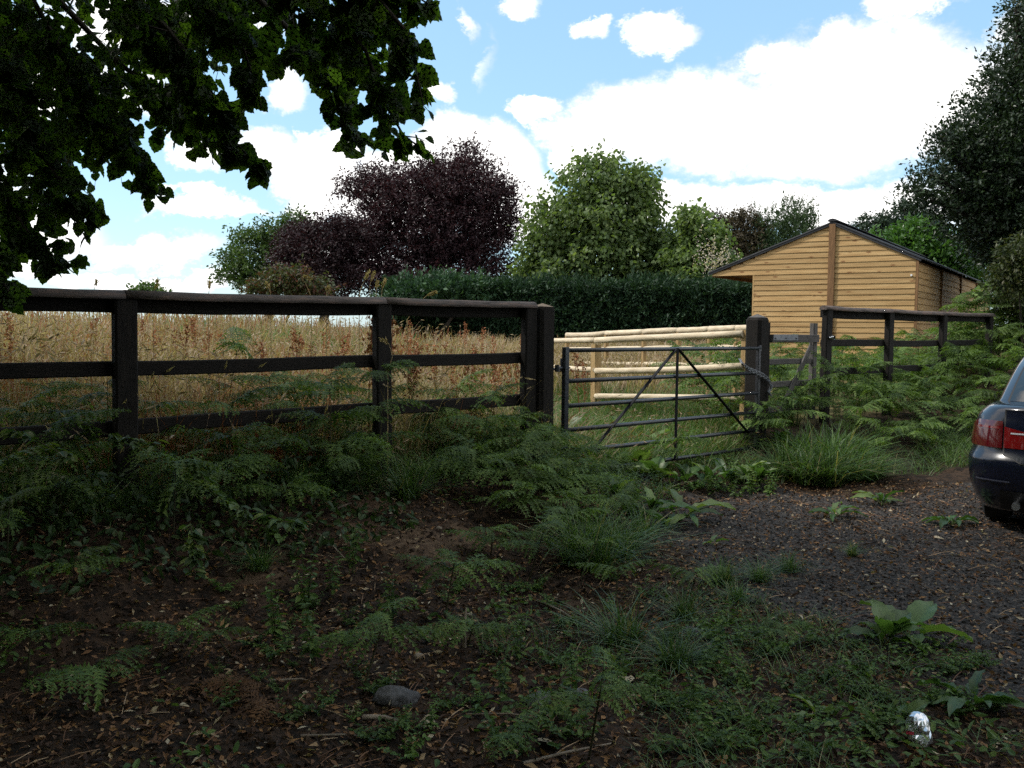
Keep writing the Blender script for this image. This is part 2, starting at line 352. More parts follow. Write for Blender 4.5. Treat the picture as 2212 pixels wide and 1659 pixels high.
# ------------------------------------------------------------------ materials for the built things
M_DARK = nmat('dark_treated_timber', [(.3, (.004, .0033, .0028)), (.55, (.010, .0078, .0063)), (.75, (.022, .017, .0135))], 9, .85, .5, (1, 9, 9), rnd=.15)
M_CAP = nmat('lit_rail_top', [(.3, (.045, .036, .032)), (.5, (.10, .082, .075)), (.62, (.15, .10, .08)), (.75, (.17, .15, .14))], 5, .85, .4, (1, 7, 7), rnd=.1)  # rail tops coloured paler, as if lit from above
M_POST = nmat('old_oak_post', [(.3, (.005, .0042, .0038)), (.55, (.012, .0095, .0077)), (.8, (.026, .020, .0155))], 8, .9, .6, (1.5, 9, 9), rnd=.1)
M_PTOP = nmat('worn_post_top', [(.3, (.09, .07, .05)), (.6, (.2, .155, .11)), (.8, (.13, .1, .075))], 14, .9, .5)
M_GREY = nmat('grey_weathered_oak', [(.3, (.05, .045, .042)), (.55, (.10, .092, .088)), (.8, (.15, .14, .135))], 7, .85, .4, (1, 10, 10), rnd=.12)
M_STEEL = nmat('black_painted_steel', [(.3, (.012, .0135, .018)), (.6, (.024, .027, .035)), (.8, (.042, .047, .058))], 14, .3, .12, spec=.6, rnd=.08)
M_GALV = nmat('galvanised_steel', [(.3, (.12, .13, .145)), (.7, (.24, .25, .27))], 20, .5, .05, metal=.6, rnd=.1)
M_NEW = nmat('fresh_peeled_pine', [(.3, (.40, .32, .21)), (.5, (.53, .44, .31)), (.62, (.62, .53, .39)), (.75, (.46, .35, .21))], 5, .75, .25, (1, 5, 5), rnd=.1)
M_NEWP = nmat('fresh_sawn_pine', [(.3, (.30, .19, .08)), (.6, (.42, .29, .14)), (.8, (.34, .22, .10))], 5, .8, .25, (1, 6, 6), rnd=.12)

def bolted_post(name, parent, s, d, z0, z1, w, dep, mat, top=None, lean=0.0, rot=0.0, oct_=.012):
    """square post standing on the fence line; local x runs up the post"""
    p0 = W3(s, d, z0); p1 = W3(s + lean, d, z1)
    return beam(name, parent, p0, p1, prof_box(w, dep, oct_), mat, (NN[0], NN[1], 0), 5, .0035)

# ------------------------------------------------------------------ dark post-and-rail fence, left of the gate
def gz(s, d=0.0):
    p = W3(s, d, 0); return float(H(p.x, p.y))
def dark_fence(label, spots, tops, rails, cap_ext, group):
    root = thing('post_and_rail_fence', label, 'fence', W3(spots[0], 0, gz(spots[0])), group)
    for i, s in enumerate(spots):
        zt = tops[i]
        bolted_post('post', root, s, 0.0, gz(s) - .25, zt - .052, .145, .085, M_DARK, lean=random.uniform(-.02, .02))
    for i in range(len(spots) - 1):
        a, b = spots[i], spots[i + 1]
        ea = -.05 if i else -cap_ext[0]; eb = .0 if i < len(spots) - 2 else cap_ext[1]
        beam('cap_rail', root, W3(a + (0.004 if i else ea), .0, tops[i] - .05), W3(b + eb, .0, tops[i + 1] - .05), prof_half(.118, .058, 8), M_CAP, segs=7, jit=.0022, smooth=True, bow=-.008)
        for k, (dz, hh) in enumerate(rails):
            m0, m1 = tops[i] - dz, tops[i + 1] - dz
            beam('rail', root, W3(a - .02 + .012 * k, -.063, m0), W3(b - .03 + .012 * k, -.063, m1), prof_half(hh, .04, 7) if False else prof_box(.036, hh, .008), M_DARK, segs=6, jit=.003, bow=random.uniform(-.012, .006))
    return root
sP1 = on_plane(268, 800)[0]; sP2 = on_plane(828, 800)[0]; sP3 = on_plane(1141, 800)[0]
tP1 = on_plane(268, 629)[1]; tP2 = on_plane(828, 643)[1]; tP3 = on_plane(1140, 653)[1]
r2 = on_plane(560, 658)[1]; r3 = on_plane(560, 785)[1]; r4 = on_plane(560, 905)[1]; tm = on_plane(560, 635)[1]
print('fence', sP1, sP2, sP3, tP1, tP2, tP3, 'rails', tm - r2, tm - r3, tm - r4, tm)
def rail_z(px, py, d=-.06): return on_plane(px, py, d)[1]
dark_fence('dark stained post-and-rail fence on the earth bank left of the metal gate', [sP1 - 4.15, sP1 - 2.07, sP1, sP2, sP3], [tP1 + .02, tP1 + .01, tP1, tP2, tP3],
           [(tm - rail_z(560, 661), .105), (tm - rail_z(560, 786), .10), (tm - rail_z(560, 901), .105)], (.2, .06), 'dark post-and-rail fences either side of the gates')
# right of the wicket gate
sR = [on_plane(x, 720)[0] for x in (1785, 1921, 2037, 2136)]; tR = [on_plane(x, y)[1] for x, y in ((1785, 661), (1921, 668), (2037, 674), (2136, 677))]
print('right fence', sR, tR)
tq = on_plane(1850, 664)[1]
dark_fence('dark stained post-and-rail fence sinking into the bracken right of the small wooden gate', sR, tR,
           [(tq - on_plane(1850, 679)[1], .11), (tq - on_plane(1850, 741)[1], .095), (tq - on_plane(1850, 800)[1], .095)], (.1, .12), 'dark post-and-rail fences either side of the gates')

# ------------------------------------------------------------------ gate posts
def gate_post(label, px, ptop, d, w, shape):
    s, zt = on_plane(px, ptop, d); g = gz(s, d); base = W3(s, d, g)
    root = thing('gate_post', label, 'gate post', base, 'heavy timber posts either side of the metal gate')
    a = w / 2; c = w * .16; ring = [(-a + c, -a), (a - c, -a), (a, -a + c), (a, a - c), (a - c, a), (-a + c, a), (-a, a - c), (-a, -a + c)]
    V = []; Q = []; T = []; rr = random.Random(int(px)); hz = zt - g
    lv = [(-.3, 1), (0, 1.02), (hz * .3, 1), (hz * .6, .99), (hz - .06, .985), (hz - .035, .93)] if shape == 0 else [(-.3, 1.02), (0, 1.02), (hz * .3, 1), (hz * .6, 1), (hz - .075, 1), (hz - .045, .86)]
    ux = Vector((U[0], U[1], 0)); vx = Vector((NN[0], NN[1], 0))
    for z, k in lv:
        for (y, x) in ring: V.append(tuple(ux * (y * k + rr.uniform(-.004, .004)) + vx * (x * k + rr.uniform(-.004, .004)) + Vector((0, 0, z))))
    for i in range(len(lv) - 1):
        for k in range(8): Q.append((i * 8 + k, i * 8 + (k + 1) % 8, (i + 1) * 8 + (k + 1) % 8, (i + 1) * 8 + k))
    obj('shaft', mesh_np('shaft', V, [np.array(Q), np.array([list(range(len(V) - 8, len(V)))])], M_POST), root)
    k0 = .93 if shape == 0 else .86; z0 = lv[-1][0] + .002
    V = [tuple(ux * y * k0 + vx * x * k0 + Vector((0, 0, z0))) for (y, x) in ring] + [tuple(ux * .01 + vx * -.01 + Vector((0, 0, hz)))]
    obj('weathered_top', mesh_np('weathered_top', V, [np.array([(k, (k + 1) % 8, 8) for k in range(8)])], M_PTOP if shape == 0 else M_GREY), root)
    return root, s, zt
gpl, sGL, zGL = gate_post('thick dark gate post with pale pointed top left of the metal gate', 1172, 655, 0.0, .19, 0)
gpr, sGR, zGR = gate_post('thick dark gate post with a chain round it between the two gates', 1637, 678, 0.0, .215, 1)
for z in (1.16,):
    hk = Geo(); a = W3(sGL + .09, 0.02, on_plane(1200, 797)[1]) ; b = W3(sGL + .24, .02, a.z); o = Vector(gpl.location)
    hk.tube([a - o, b - o], [.011, .011], 8); hk.tube([b - o + Vector((0, 0, -.02)), b - o + Vector((0, 0, .10))], [.013, .013], 8)
    hk.tube([b - o + Vector((0, 0, -.028)), b - o + Vector((0, 0, -.018))], [.03, .03], 10)
    obj('hinge_pin', hk.mesh('hinge_pin', M_STEEL, False), gpl)

# ------------------------------------------------------------------ tubular metal field gate
def metal_gate():
    D = .10
    sL, zT = on_plane(1222, 758, D); sE = on_plane(1642, 760, D)[0]; sR_ = on_plane(1606, 760, D)[0]
    root = thing('metal_field_gate', 'black tubular metal field gate of six bars with an inverted V brace, chained shut', 'gate', W3(sL, D, gz(sL, D)))
    zz = lambda px, py: on_plane(px, py, D)[1]
    zs = [np.mean([zz(1230, 762), zz(1620, 748)]), np.mean([zz(1240, 823), zz(1620, 806)]), np.mean([zz(1240, 878), zz(1610, 849)]), np.mean([zz(1245, 927), zz(1590, 895)]), np.mean([zz(1320, 968), zz(1590, 932)]), np.mean([zz(1290, 1019), zz(1530, 977)])]
    print('gate', sL, sE, 'bars', zs)
    pr = prof_round(.0215, 10)
    ends = [sE, sE - .03, sE - .03, sE - .03, sE - .03, sE - .03]
    for i, z in enumerate(zs):
        tilt = .0
        beam('bar', root, W3(sL + .02, D, z), W3(ends[i], D, z), pr, M_STEEL, segs=4, jit=.0006, smooth=True)
    beam('hanging_stile', root, W3(sL, D, zs[-1] - .03), W3(sL, D, zs[0] + .03), prof_box(.058, .05, .006), M_STEEL, (NN[0], NN[1], 0))
    beam('closing_stile', root, W3(sE - .03, D - .003, zs[-1] - .03), W3(sE - .03, D - .003, zs[0] - .012), prof_box(.05, .044, .006), M_STEEL, (NN[0], NN[1], 0))
    beam('end_plate', root, W3(sE, D, zs[0] - .03), W3(sE, D, zs[0] + .035), prof_box(.05, .012, .003), M_STEEL, (NN[0], NN[1], 0))
    sA = on_plane(1458, 760, D)[0]; sb = on_plane(1272, 965, D)[0]; sc = on_plane(1612, 935, D)[0]
    fl = prof_box(.04, .012, .003); E = D + .03; M_FLAT = plain('matt_black_steel', (.006, .006, .008), .75, 0, .2)
    beam('brace', root, W3(sA - .02, E, zs[0] - .0), W3(sb, E, zs[4] - .02), fl, M_FLAT, (U[0], U[1], 0))
    beam('brace', root, W3(sA + .02, E, zs[0] - .0), W3(sc, E, zs[4] - .02), fl, M_FLAT, (U[0], U[1], 0))
    beam('upright', root, W3(sA, E + .004, zs[0] + .012), W3(sA, E + .004, zs[5] - .01), fl, M_FLAT, (NN[0], NN[1], 0))
    g = Geo(); o = root.location; zc = on_plane(1213, 795, D)[1]
    g.tube([W3(sL - .1, D - .01, zc) - o, W3(sL + .06, D - .01, zc) - o], [.013, .013], 8); g.tube([W3(sL - .1, D - .01, zc - .035) - o, W3(sL - .1, D - .01, zc + .03) - o], [.024, .024], 10)
    obj('hinge_eye', g.mesh('hinge_eye', M_STEEL), root)
    return root
metal_gate()

# ------------------------------------------------------------------ chain round the right gate post
def chain():
    pts = [on_plane(x, y, dd) + (dd,) for x, y, dd in ((1598, 776, .02), (1603, 784, .13), (1618, 795, .15), (1634, 802, .155), (1648, 808, .155), (1660, 818, .14), (1666, 833, .125), (1660, 846, .14), (1668, 858, .14))]
    path = [W3(s, d, z) for s, z, d in pts]
    root = thing('chain', 'heavy grey steel chain looped round the right-hand timber gate post', 'chain', path[0])
    V = []; Q = []
    for i in range(12):
        a = 2 * math.pi * i / 12; cx = .0145 * math.cos(a) * 1.0 + (.012 if math.cos(a) > 0 else -.012) ; cy = .0125 * math.sin(a)
        for k in range(5):
            b = 2 * math.pi * k / 5; rr = .0042
            V.append((cx + rr * math.cos(b) * math.cos(a), cy + rr * math.cos(b) * math.sin(a), rr * math.sin(b)))
    for i in range(12):
        for k in range(5): Q.append((i * 5 + k, ((i + 1) % 12) * 5 + k, ((i + 1) % 12) * 5 + (k + 1) % 5, i * 5 + (k + 1) % 5))
    me = mesh_np('link', V, [np.array(Q)], M_GALV, None, True)
    seg = [(path[i + 1] - path[i]).length for i in range(len(path) - 1)]; tot = sum(seg); n = int(tot / .040)
    for strand in range(2):
        for j in range(n):
            t = (j + .5 * strand) / n * tot; i = 0
            while i < len(seg) - 1 and t > seg[i]: t -= seg[i]; i += 1
            p = path[i].lerp(path[i + 1], min(1, t / seg[i])) + Vector((0, -.008 * strand, -.030 * strand * math.sin(3 * j / n)))
            x = (path[i + 1] - path[i]).normalized(); up = Vector((NN[0], NN[1], .3)) if j % 2 else Vector((0, 0, 1))
            M, _ = frame(p, p + x, up); obj('link', me, root, M)
chain()

# ------------------------------------------------------------------ small wooden wicket gate
def wicket():
    d = -.02; q = lambda x, y: on_plane(x, y, d)
    s0 = q(1655, 740)[0]; s1 = q(1757, 740)[0]
    root = thing('wicket_gate', 'small grey weathered wooden gate with a steel strap hinge, ferns growing through it', 'gate', W3(s0, d, gz(s0, d)))
    z = lambda x, y: q(x, y)[1]
    upN = (NN[0], NN[1], 0)
    b = beam('stile', root, W3(s0, d, z(1655, 905)), W3(s0, d, z(1655, 697)), prof_box(.085, .07, .014), M_POST, upN, 3, .002, taper=.96)
    beam('stile', root, W3(s1, d, z(1757, 905)), W3(s1, d, z(1757, 698)), prof_box(.095, .07, .012), M_GREY, upN, 3, .002)
    for k, (xa, ya, yb, h) in enumerate(((1700, 731, 731, .098), (1700, 781, 781, .07), (1700, 829, 829, .075), (1720, 880, 880, .07))):
        zc = z(xa, ya); top = k == 0
        beam('rail', root, W3(s0 + .03, d + (.045 if top else -.0), zc), W3(s1 - (.0 if not top else -.02), d + (.045 if top else 0), zc), prof_box(.05 if top else .03, h, .006), M_GREY, segs=4, jit=.0015)
    beam('brace', root, W3(q(1748, 745)[0], d + .035, z(1748, 745)), W3(q(1672, 905)[0], d + .035, z(1672, 905)), prof_box(.024, .078, .005), M_GREY, (U[0], U[1], 0), 3, .001)
    zc = z(1690, 729); sa, sb = q(1659, 729)[0], q(1712, 729)[0]
    hinge = beam('strap_hinge', root, W3(sa, d + .075, zc), W3(sb, d + .075, zc), prof_box(.006, .072, .002), M_GALV)
    for t in (.08, .5, .92):
        p = W3(sa + (sb - sa) * t, d + .079, zc - .01); beam('bolt', hinge, p, p + Vector((NN[0], NN[1], 0)) * .008, prof_round(.011, 8), M_STEEL)
    p = W3(q(1786, 729)[0], .055, on_plane(1786, 729, .05)[1])
    g = Geo(); o = root.location
    g.tube([p - o - Vector((U[0], U[1], 0)) * .09, p - o], [.012, .012], 8); g.tube([p - o, p - o + Vector((NN[0], NN[1], 0)) * .035], [.033, .026], 12)
    obj('latch', g.mesh('latch', plain('chrome_latch', (.7, .7, .72), .15, 1), True), root)
wicket()

# ------------------------------------------------------------------ new pine paddock fences in the field
def pale_fence(label, bays, posts, group):
    root = thing('paddock_fence', label, 'fence', bays[0][0], group)
    for (a, b, r) in [(x[0], x[1], x[2]) for x in bays]:
        beam('rail', root, a, b, prof_round(r, 10), M_NEW, segs=6, jit=.0025, smooth=True, bow=random.uniform(-.02, .015), taper=random.uniform(.92, 1.08))
    for (p, zt, w) in posts:
        g = float(H(p.x, p.y)); beam('post', root, Vector((p.x, p.y, g - .3)), Vector((p.x, p.y, zt)), prof_box(w, w * .8, .012), M_NEWP, (NN[0], NN[1], 0), 3, .002)
    return root
YR, YM, YL = 11.35, 13.3, 15.2
nb = [(P(1606, 721.5, YR), P(1287, 735, YM), .047), (P(1287, 735, YM), P(1180, 736, YL), .044), (P(1606, 791, YR), P(1287, 801, YM), .047), (P(1606, 861, YR), P(1287, 856, YM), .043), (P(1287, 799, YM), P(1190, 792, YL), .042)]
def z_at(px, py, Y): return P(px, py, Y).z
pale_fence('new peeled pine post-and-rail paddock fence with three round rails behind the metal gate', nb,
           [(P(1611, 740, YR + .03), z_at(1611, 713, YR), .10), (P(1288, 760, YM + .06), z_at(1288, 744, YM), .13), (P(1180, 760, YL), z_at(1180, 741, YL), .11)], 'new pale paddock fences')
fa, fb = P(1640, 707, 15.0), P(1190, 725, 21.0)
def fz(px, Y): return Y
def lerp_px(px):
    # point on the far fence line under a pixel column
    r = ray(px, 740); a = Vector((fa.x, fa.y)); e = Vector((fb.x - fa.x, fb.y - fa.y)); n = Vector((-e.y, e.x)); t = n.dot(a) / n.dot(Vector((r.x, r.y))); q = Vector((r.x, r.y)) * t
    k = (q - a).dot(e) / e.dot(e); return fa.lerp(fb, k)
fposts = [lerp_px(x) for x in (1640, 1591, 1533, 1466, 1391, 1310, 1225)]
fbays = []
for i in range(len(fposts) - 1):
    fbays.append((fposts[i], fposts[i + 1], .055)); dz = Vector((0, 0, -.32)); fbays.append((fposts[i] + dz, fposts[i + 1] + dz, .045)); dz = Vector((0, 0, -.62)); fbays.append((fposts[i] + dz, fposts[i + 1] + dz, .045))
pale_fence('farther new pine paddock fence with thin posts standing in the pale hay field', fbays, [(p, p.z - .03, .09) for p in fposts], 'new pale paddock fences')

# ------------------------------------------------------------------ timber stable with a dark roof
def board_mat():
    m, nt, N, L, b = _mat('fresh_featheredge_pine')
    tc = N.new('ShaderNodeTexCoord'); oi = N.new('ShaderNodeObjectInfo'); mul = N.new('ShaderNodeMath'); mul.operation = 'MULTIPLY'; mul.inputs[1].default_value = 53; L.new(oi.outputs['Random'], mul.inputs[0])
    ad = N.new('ShaderNodeVectorMath'); ad.operation = 'ADD'; L.new(tc.outputs['Object'], ad.inputs[0]); L.new(mul.outputs[0], ad.inputs[1])
    mp = N.new('ShaderNodeMapping'); mp.inputs['Scale'].default_value = (.9, 14, 14); L.new(ad.outputs[0], mp.inputs[0])
    n = N.new('ShaderNodeTexNoise'); n.inputs['Scale'].default_value = 2.2; n.inputs['Detail'].default_value = 6; L.new(mp.outputs[0], n.inputs[0])
    r = ramp(N, [(.3, (.33, .20, .085)), (.5, (.42, .27, .12)), (.7, (.48, .325, .155))]); L.new(n.outputs[0], r.inputs[0])
    hv = N.new('ShaderNodeHueSaturation'); mr = N.new('ShaderNodeMapRange'); L.new(oi.outputs['Random'], mr.inputs[0]); mr.inputs[3].default_value = .84; mr.inputs[4].default_value = 1.12; L.new(mr.outputs[0], hv.inputs['Value']); L.new(r.outputs[0], hv.inputs['Color'])
    mk = N.new('ShaderNodeMapping'); mk.inputs['Scale'].default_value = (1.9, 5.5, 5.5); L.new(ad.outputs[0], mk.inputs[0])
    v = N.new('ShaderNodeTexVoronoi'); v.inputs['Scale'].default_value = 1.5; L.new(mk.outputs[0], v.inputs[0])
    k = ramp(N, [(.0, (1, 1, 1)), (.10, (.75, .75, .75)), (.20, (0, 0, 0))]); L.new(v.outputs['Distance'], k.inputs[0])
    mx = N.new('ShaderNodeMix'); mx.data_type = 'RGBA'; L.new(k.outputs[0], mx.inputs[0]); L.new(hv.outputs[0], mx.inputs[6]); mx.inputs[7].default_value = (.17, .075, .03, 1)
    L.new(mx.outputs[2], b.inputs['Base Color']); b.inputs['Roughness'].default_value = .75; b.inputs['Specular IOR Level'].default_value = .2
    bp = N.new('ShaderNodeBump'); bp.inputs['Strength'].default_value = .25; bp.inputs['Distance'].default_value = .01; L.new(n.outputs[0], bp.inputs['Height']); L.new(bp.outputs[0], b.inputs['Normal'])
    return m
M_BOARD = board_mat()
M_TRIM = nmat('stained_batten', [(.3, (.13, .07, .032)), (.6, (.22, .12, .055)), (.8, (.28, .16, .075))], 4, .8, .2, (1, 8, 8), rnd=.1)
M_ROOF = nmat('black_corrugated_sheet', [(.3, (.018, .019, .022)), (.6, (.035, .036, .042)), (.8, (.055, .056, .062))], 6, .6, .1, spec=.35, rnd=.0)
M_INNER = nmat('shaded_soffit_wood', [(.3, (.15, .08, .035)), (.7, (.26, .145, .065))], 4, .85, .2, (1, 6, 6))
def stable():
    xl = -1950.0
    ga = math.atan((1106 - xl) / F); gd = Vector((-math.sin(ga), math.cos(ga), 0)); sdv = Vector((math.cos(ga), math.sin(ga), 0))   # along gable (away, left); along side (away, right)
    nrm = -sdv                                            # outward normal of the gable
    C0 = P(1982, 556, 19.0); Cx = Vector((C0.x, C0.y, 0))
    def L_at(px):
        r = ray(px, 700); k = r.x / r.y; return (Cx.x - k * Cx.y) / (k * gd.y - gd.x)
    Lw, Lt, Lr = L_at(1626), L_at(1537), L_at(1793)
    def z_g(px, py):
        L = L_at(px); q = Cx + gd * L; return P(px, py, q.y).z
    zE = C0.z; zR = z_g(1793, 481); zT = z_g(1537, 588); zSof = z_g(1626, 594); base = float(H(Cx.x, Cx.y)) - .05
    LEN = 12.6; e = .115
    print('stable L', Lw, Lt, Lr, 'z', zE, zR, zT, zSof, 'base', base)
    root = thing('stable', 'new timber stable clad in honey-coloured overlapping boards under a black corrugated roof', 'stable', Cx + Vector((0, 0, base)))
    W = lambda l, out, z, t=0.0: Cx + gd * l - sdv * out + sdv * t + Vector((0, 0, z))
    # under-roof line heights along the gable
    def z_roof(l):
        if l <= Lr: return zE + (zR - zE) * (l / Lr)
        return zR + (zT - zR) * ((l - Lr) / (Lt - Lr))
    # core walls behind the boards
    def prism(name, pts, depth, mat, par):   # polygon in gable plane extruded along the side direction
        n = len(pts); V = [tuple(W(l, 0, z, .012) - root.location) for l, z in pts] + [tuple(W(l, 0, z, depth) - root.location) for l, z in pts]
        Q = [(i, (i + 1) % n, n + (i + 1) % n, n + i) for i in range(n)]
        return obj(name, mesh_np(name, V, [np.array(Q), np.array([list(range(n))[::-1]]), np.array([list(range(n, 2 * n))])], mat), par)
    gable = prism('gable_wall', [(.012, base), (Lw - .006, base), (Lw - .006, zSof - .01), (Lt, zSof - .02), (Lt, zT - .05), (Lr, zR - .05), (.012, zE - .05)], .03, M_INNER, root)
    def clip_board(name, la, lb, z0, z1, par, key):
        # featheredge board: thick lower edge; the roof line clips its upper edge
        def top(l): return min(z1 + .012, z_roof(l) - .015)
        ls = sorted(set([la, lb] + [l for l in np.linspace(la, lb, 9)])); ls = [l for l in ls if top(l) > z0 + .01]
        if len(ls) < 2: return
        jt = random.uniform(-.003, .003); sk = random.uniform(-.004, .004)
        V = []; Q = []; org = W(ls[0], 0, z0)
        Mx = Matrix((gd, sdv * -1, Vector((0, 0, 1)))).transposed().to_4x4(); Mx.translation = org
        for l in ls:
            x = l - ls[0]; h = top(l) - z0; wv = .0015 * math.sin(l * 2.3 + key) + jt + sk * x
            for (o, z) in ((.022, wv), (.007, h), (.0, h), (.0, wv)): V.append((x, o, z))
        n = len(ls)
        for i in range(n - 1):
            for k in range(4): Q.append((i * 4 + k, (i + 1) * 4 + k, (i + 1) * 4 + (k + 1) % 4, i * 4 + (k + 1) % 4))
        obj('board', mesh_np('board', V, [np.array(Q), np.array([(0, 1, 2, 3)]), np.array([(n * 4 - 1, n * 4 - 2, n * 4 - 3, n * 4 - 4)])], M_BOARD), par, Mx)
    nrow = int((zR - base) / e) + 1
    off = (zSof - base) % e
    for i in range(-1, nrow):
        z0 = base + off + i * e
        if z0 < base: continue
        lend = Lt - .0 if z0 > zSof - .03 else Lw
        # right half and left half, butted under the centre batten
        def lim(z):
            a = 0.0 if z < zE - .02 else Lr * (z - zE + .03) / (zR - zE)
            return a
        clip_board('board', max(.02, lim(z0)), Lr - .03 + .03, z0, z0 + e, gable, i)
        lb = min(lend, Lr + (Lt - Lr) * max(0.0, (zR - z0 - .02)) / (zR - zT))
        if lb > Lr + .05: clip_board('board', Lr + .004, lb, z0, z0 + e, gable, i + .5)
    bx = lambda name, a, b, w, h, mat, up, par=root: beam(name, par, a, b, prof_box(w, h, .004), mat, up, 2, .001)
    bx('centre_batten', W(Lr, .043, base), W(Lr, .043, zR - .03), .03, .135, M_TRIM, tuple(gd), gable)
    bx('corner_post', W(-.012, .012, base), W(-.012, .012, zE - .06), .045, .05, M_TRIM, tuple(gd))
    bx('corner_post', W(Lw - .0, .008, base), W(Lw - .0, .008, zSof), .02, .045, M_BOARD, tuple(gd))
    # side wall
    n = W(0, 0, base)
    side = obj('side_wall', mesh_np('side_wall', [tuple(W(.03, 0, z, t) - root.location) for z, t in ((base, .03), (base, LEN), (zE - .06, LEN), (zE - .06, .03))] + [tuple(W(.07, 0, z, t) - root.location) for z, t in ((base, .03), (base, LEN), (zE - .06, LEN), (zE - .06, .03))],
               [np.array([(0, 1, 2, 3), (7, 6, 5, 4), (0, 4, 5, 1), (3, 2, 6, 7), (1, 5, 6, 2), (0, 3, 7, 4)])], M_INNER), root)
    bays = [.04, 3.1, 6.2, 9.4, LEN]
    for j in range(len(bays) - 1):
        a, b = bays[j] + .03, bays[j + 1] - .03
        for i in range(int((zE - .1 - base) / .135)):
            z0 = base + .02 + i * .135; org = W(.03, 0, z0, b); Mx = Matrix((sdv * -1, gd * -1, Vector((0, 0, 1)))).transposed().to_4x4(); Mx.translation = org
            l = b - a; sg = [random.uniform(-.006, .006) for _ in range(3)]; V = []; Q = []
            for q, x in enumerate((0, l / 2, l)):
                for (o, z) in ((.034, sg[q]), (.012, .147), (.0, .147), (.0, sg[q])): V.append((x, o, z))
            for q in range(2):
                for k in range(4): Q.append((q * 4 + k, (q + 1) * 4 + k, (q + 1) * 4 + (k + 1) % 4, q * 4 + (k + 1) % 4))
            Q = np.array(Q)
            obj('board', mesh_np('board', V, [Q, np.array([(0, 1, 2, 3)]), np.array([(11, 10, 9, 8)])], M_BOARD), side, Mx)
        bx('batten', W(-.012, 0, base, bays[j + 1]), W(-.012, 0, zE - .06, bays[j + 1]), .045, .055, M_TRIM, tuple(sdv), side)
    # back and front walls close the box
    for l0, l1, t, nm in ((.05, Lw, LEN, 'rear_wall'),):
        obj(nm, mesh_np(nm, [tuple(W(l, 0, z, tt) - root.location) for tt in (t, t + .04) for l, z in ((l0, base), (l1, base), (l1, zSof), (Lr, zR - .08), (l0, zE - .08))], [np.array([(0, 1, 2, 3, 4), (9, 8, 7, 6, 5)]), np.array([(i, (i + 1) % 5, 5 + (i + 1) % 5, 5 + i) for i in range(5)])], M_BOARD), root)
    obj('front_wall', mesh_np('front_wall', [tuple(W(l, 0, z, t) - root.location) for l in (Lw - .05, Lw - .01) for z, t in ((base, .04), (base, LEN), (zSof, LEN), (zSof, .04))], [np.array([(0, 1, 2, 3), (7, 6, 5, 4), (0, 4, 5, 1), (1, 5, 6, 2), (2, 6, 7, 3), (3, 7, 4, 0)])], M_BOARD), root)
    # soffit under the canopy
    obj('soffit', mesh_np('soffit', [tuple(W(l, 0, z, t) - root.location) for z in (zSof + .06, zSof + .075) for l, t in ((Lw, .05), (Lt - .03, .05), (Lt - .03, LEN), (Lw, LEN))], [np.array([(0, 1, 2, 3), (7, 6, 5, 4), (0, 4, 5, 1), (1, 5, 6, 2), (2, 6, 7, 3), (3, 7, 4, 0)])], M_INNER), root)
    bx('fascia', W(Lt - .0, -.02, (zT + zSof) / 2 - .03, .0), W(Lt, -.02, (zT + zSof) / 2 - .03, LEN), .03, (zT - zSof) * .9, M_TRIM, (0, 0, 1))
    # corrugated roof: two slopes
    def slope(name, la, za, lb, zb, ext):
        nn = 180; V = []; Q = []
        fr = -.06
        for i in range(nn + 1):
            t = fr + (LEN + .2) * i / nn; c = .016 * math.cos(2 * math.pi * t / .095)
            for k, (l, z) in enumerate(((la, za), ((la + lb) / 2, (za + zb) / 2), (lb + (lb - la) * ext, zb + (zb - za) * ext))): V.append(tuple(W(l, 0, z + .022 + c * 1.0, t) - root.location))
        m = len(V)
        V += [(x, y, z - .012) for x, y, z in V]
        for i in range(nn):
            for k in range(2):
                a = i * 3 + k; Q += [(a, a + 1, a + 4, a + 3), (m + a + 3, m + a + 4, m + a + 1, m + a)]
            Q += [(i * 3 + 2, m + i * 3 + 2, m + i * 3 + 5, i * 3 + 5)]
        for k in range(2): Q += [(k, m + k, m + k + 1, k + 1)]
        return obj(name, mesh_np(name, V, [np.array(Q)], M_ROOF, None, True), root)
    slope('roof_sheet', Lr, zR, 0, zE, .07); slope('roof_sheet', Lr, zR, Lt, zT, .035)
    for la, za, lb, zb, ex in ((Lr, zR, 0, zE, .05), (Lr, zR, Lt, zT, .03)):
        bx('verge_strip', W(la, .04, za - .01), W(lb + (lb - la) * ex, .04, zb + (zb - za) * ex - .01), .02, .075, M_ROOF, (0, 0, 1))
    rc = beam('ridge_cap', root, W(Lr, .075, zR + .028), W(Lr, 0, zR + .028, LEN + .15), prof_half(.20, .055, 7), M_ROOF, smooth=True)
    nb_ = plain('white_tag', (.75, .75, .75), .5)
    beam('fixing_disc', root, W(.10, .03, zE - .36), W(.10, .045, zE - .36), prof_round(.022, 8), nb_)
stable()
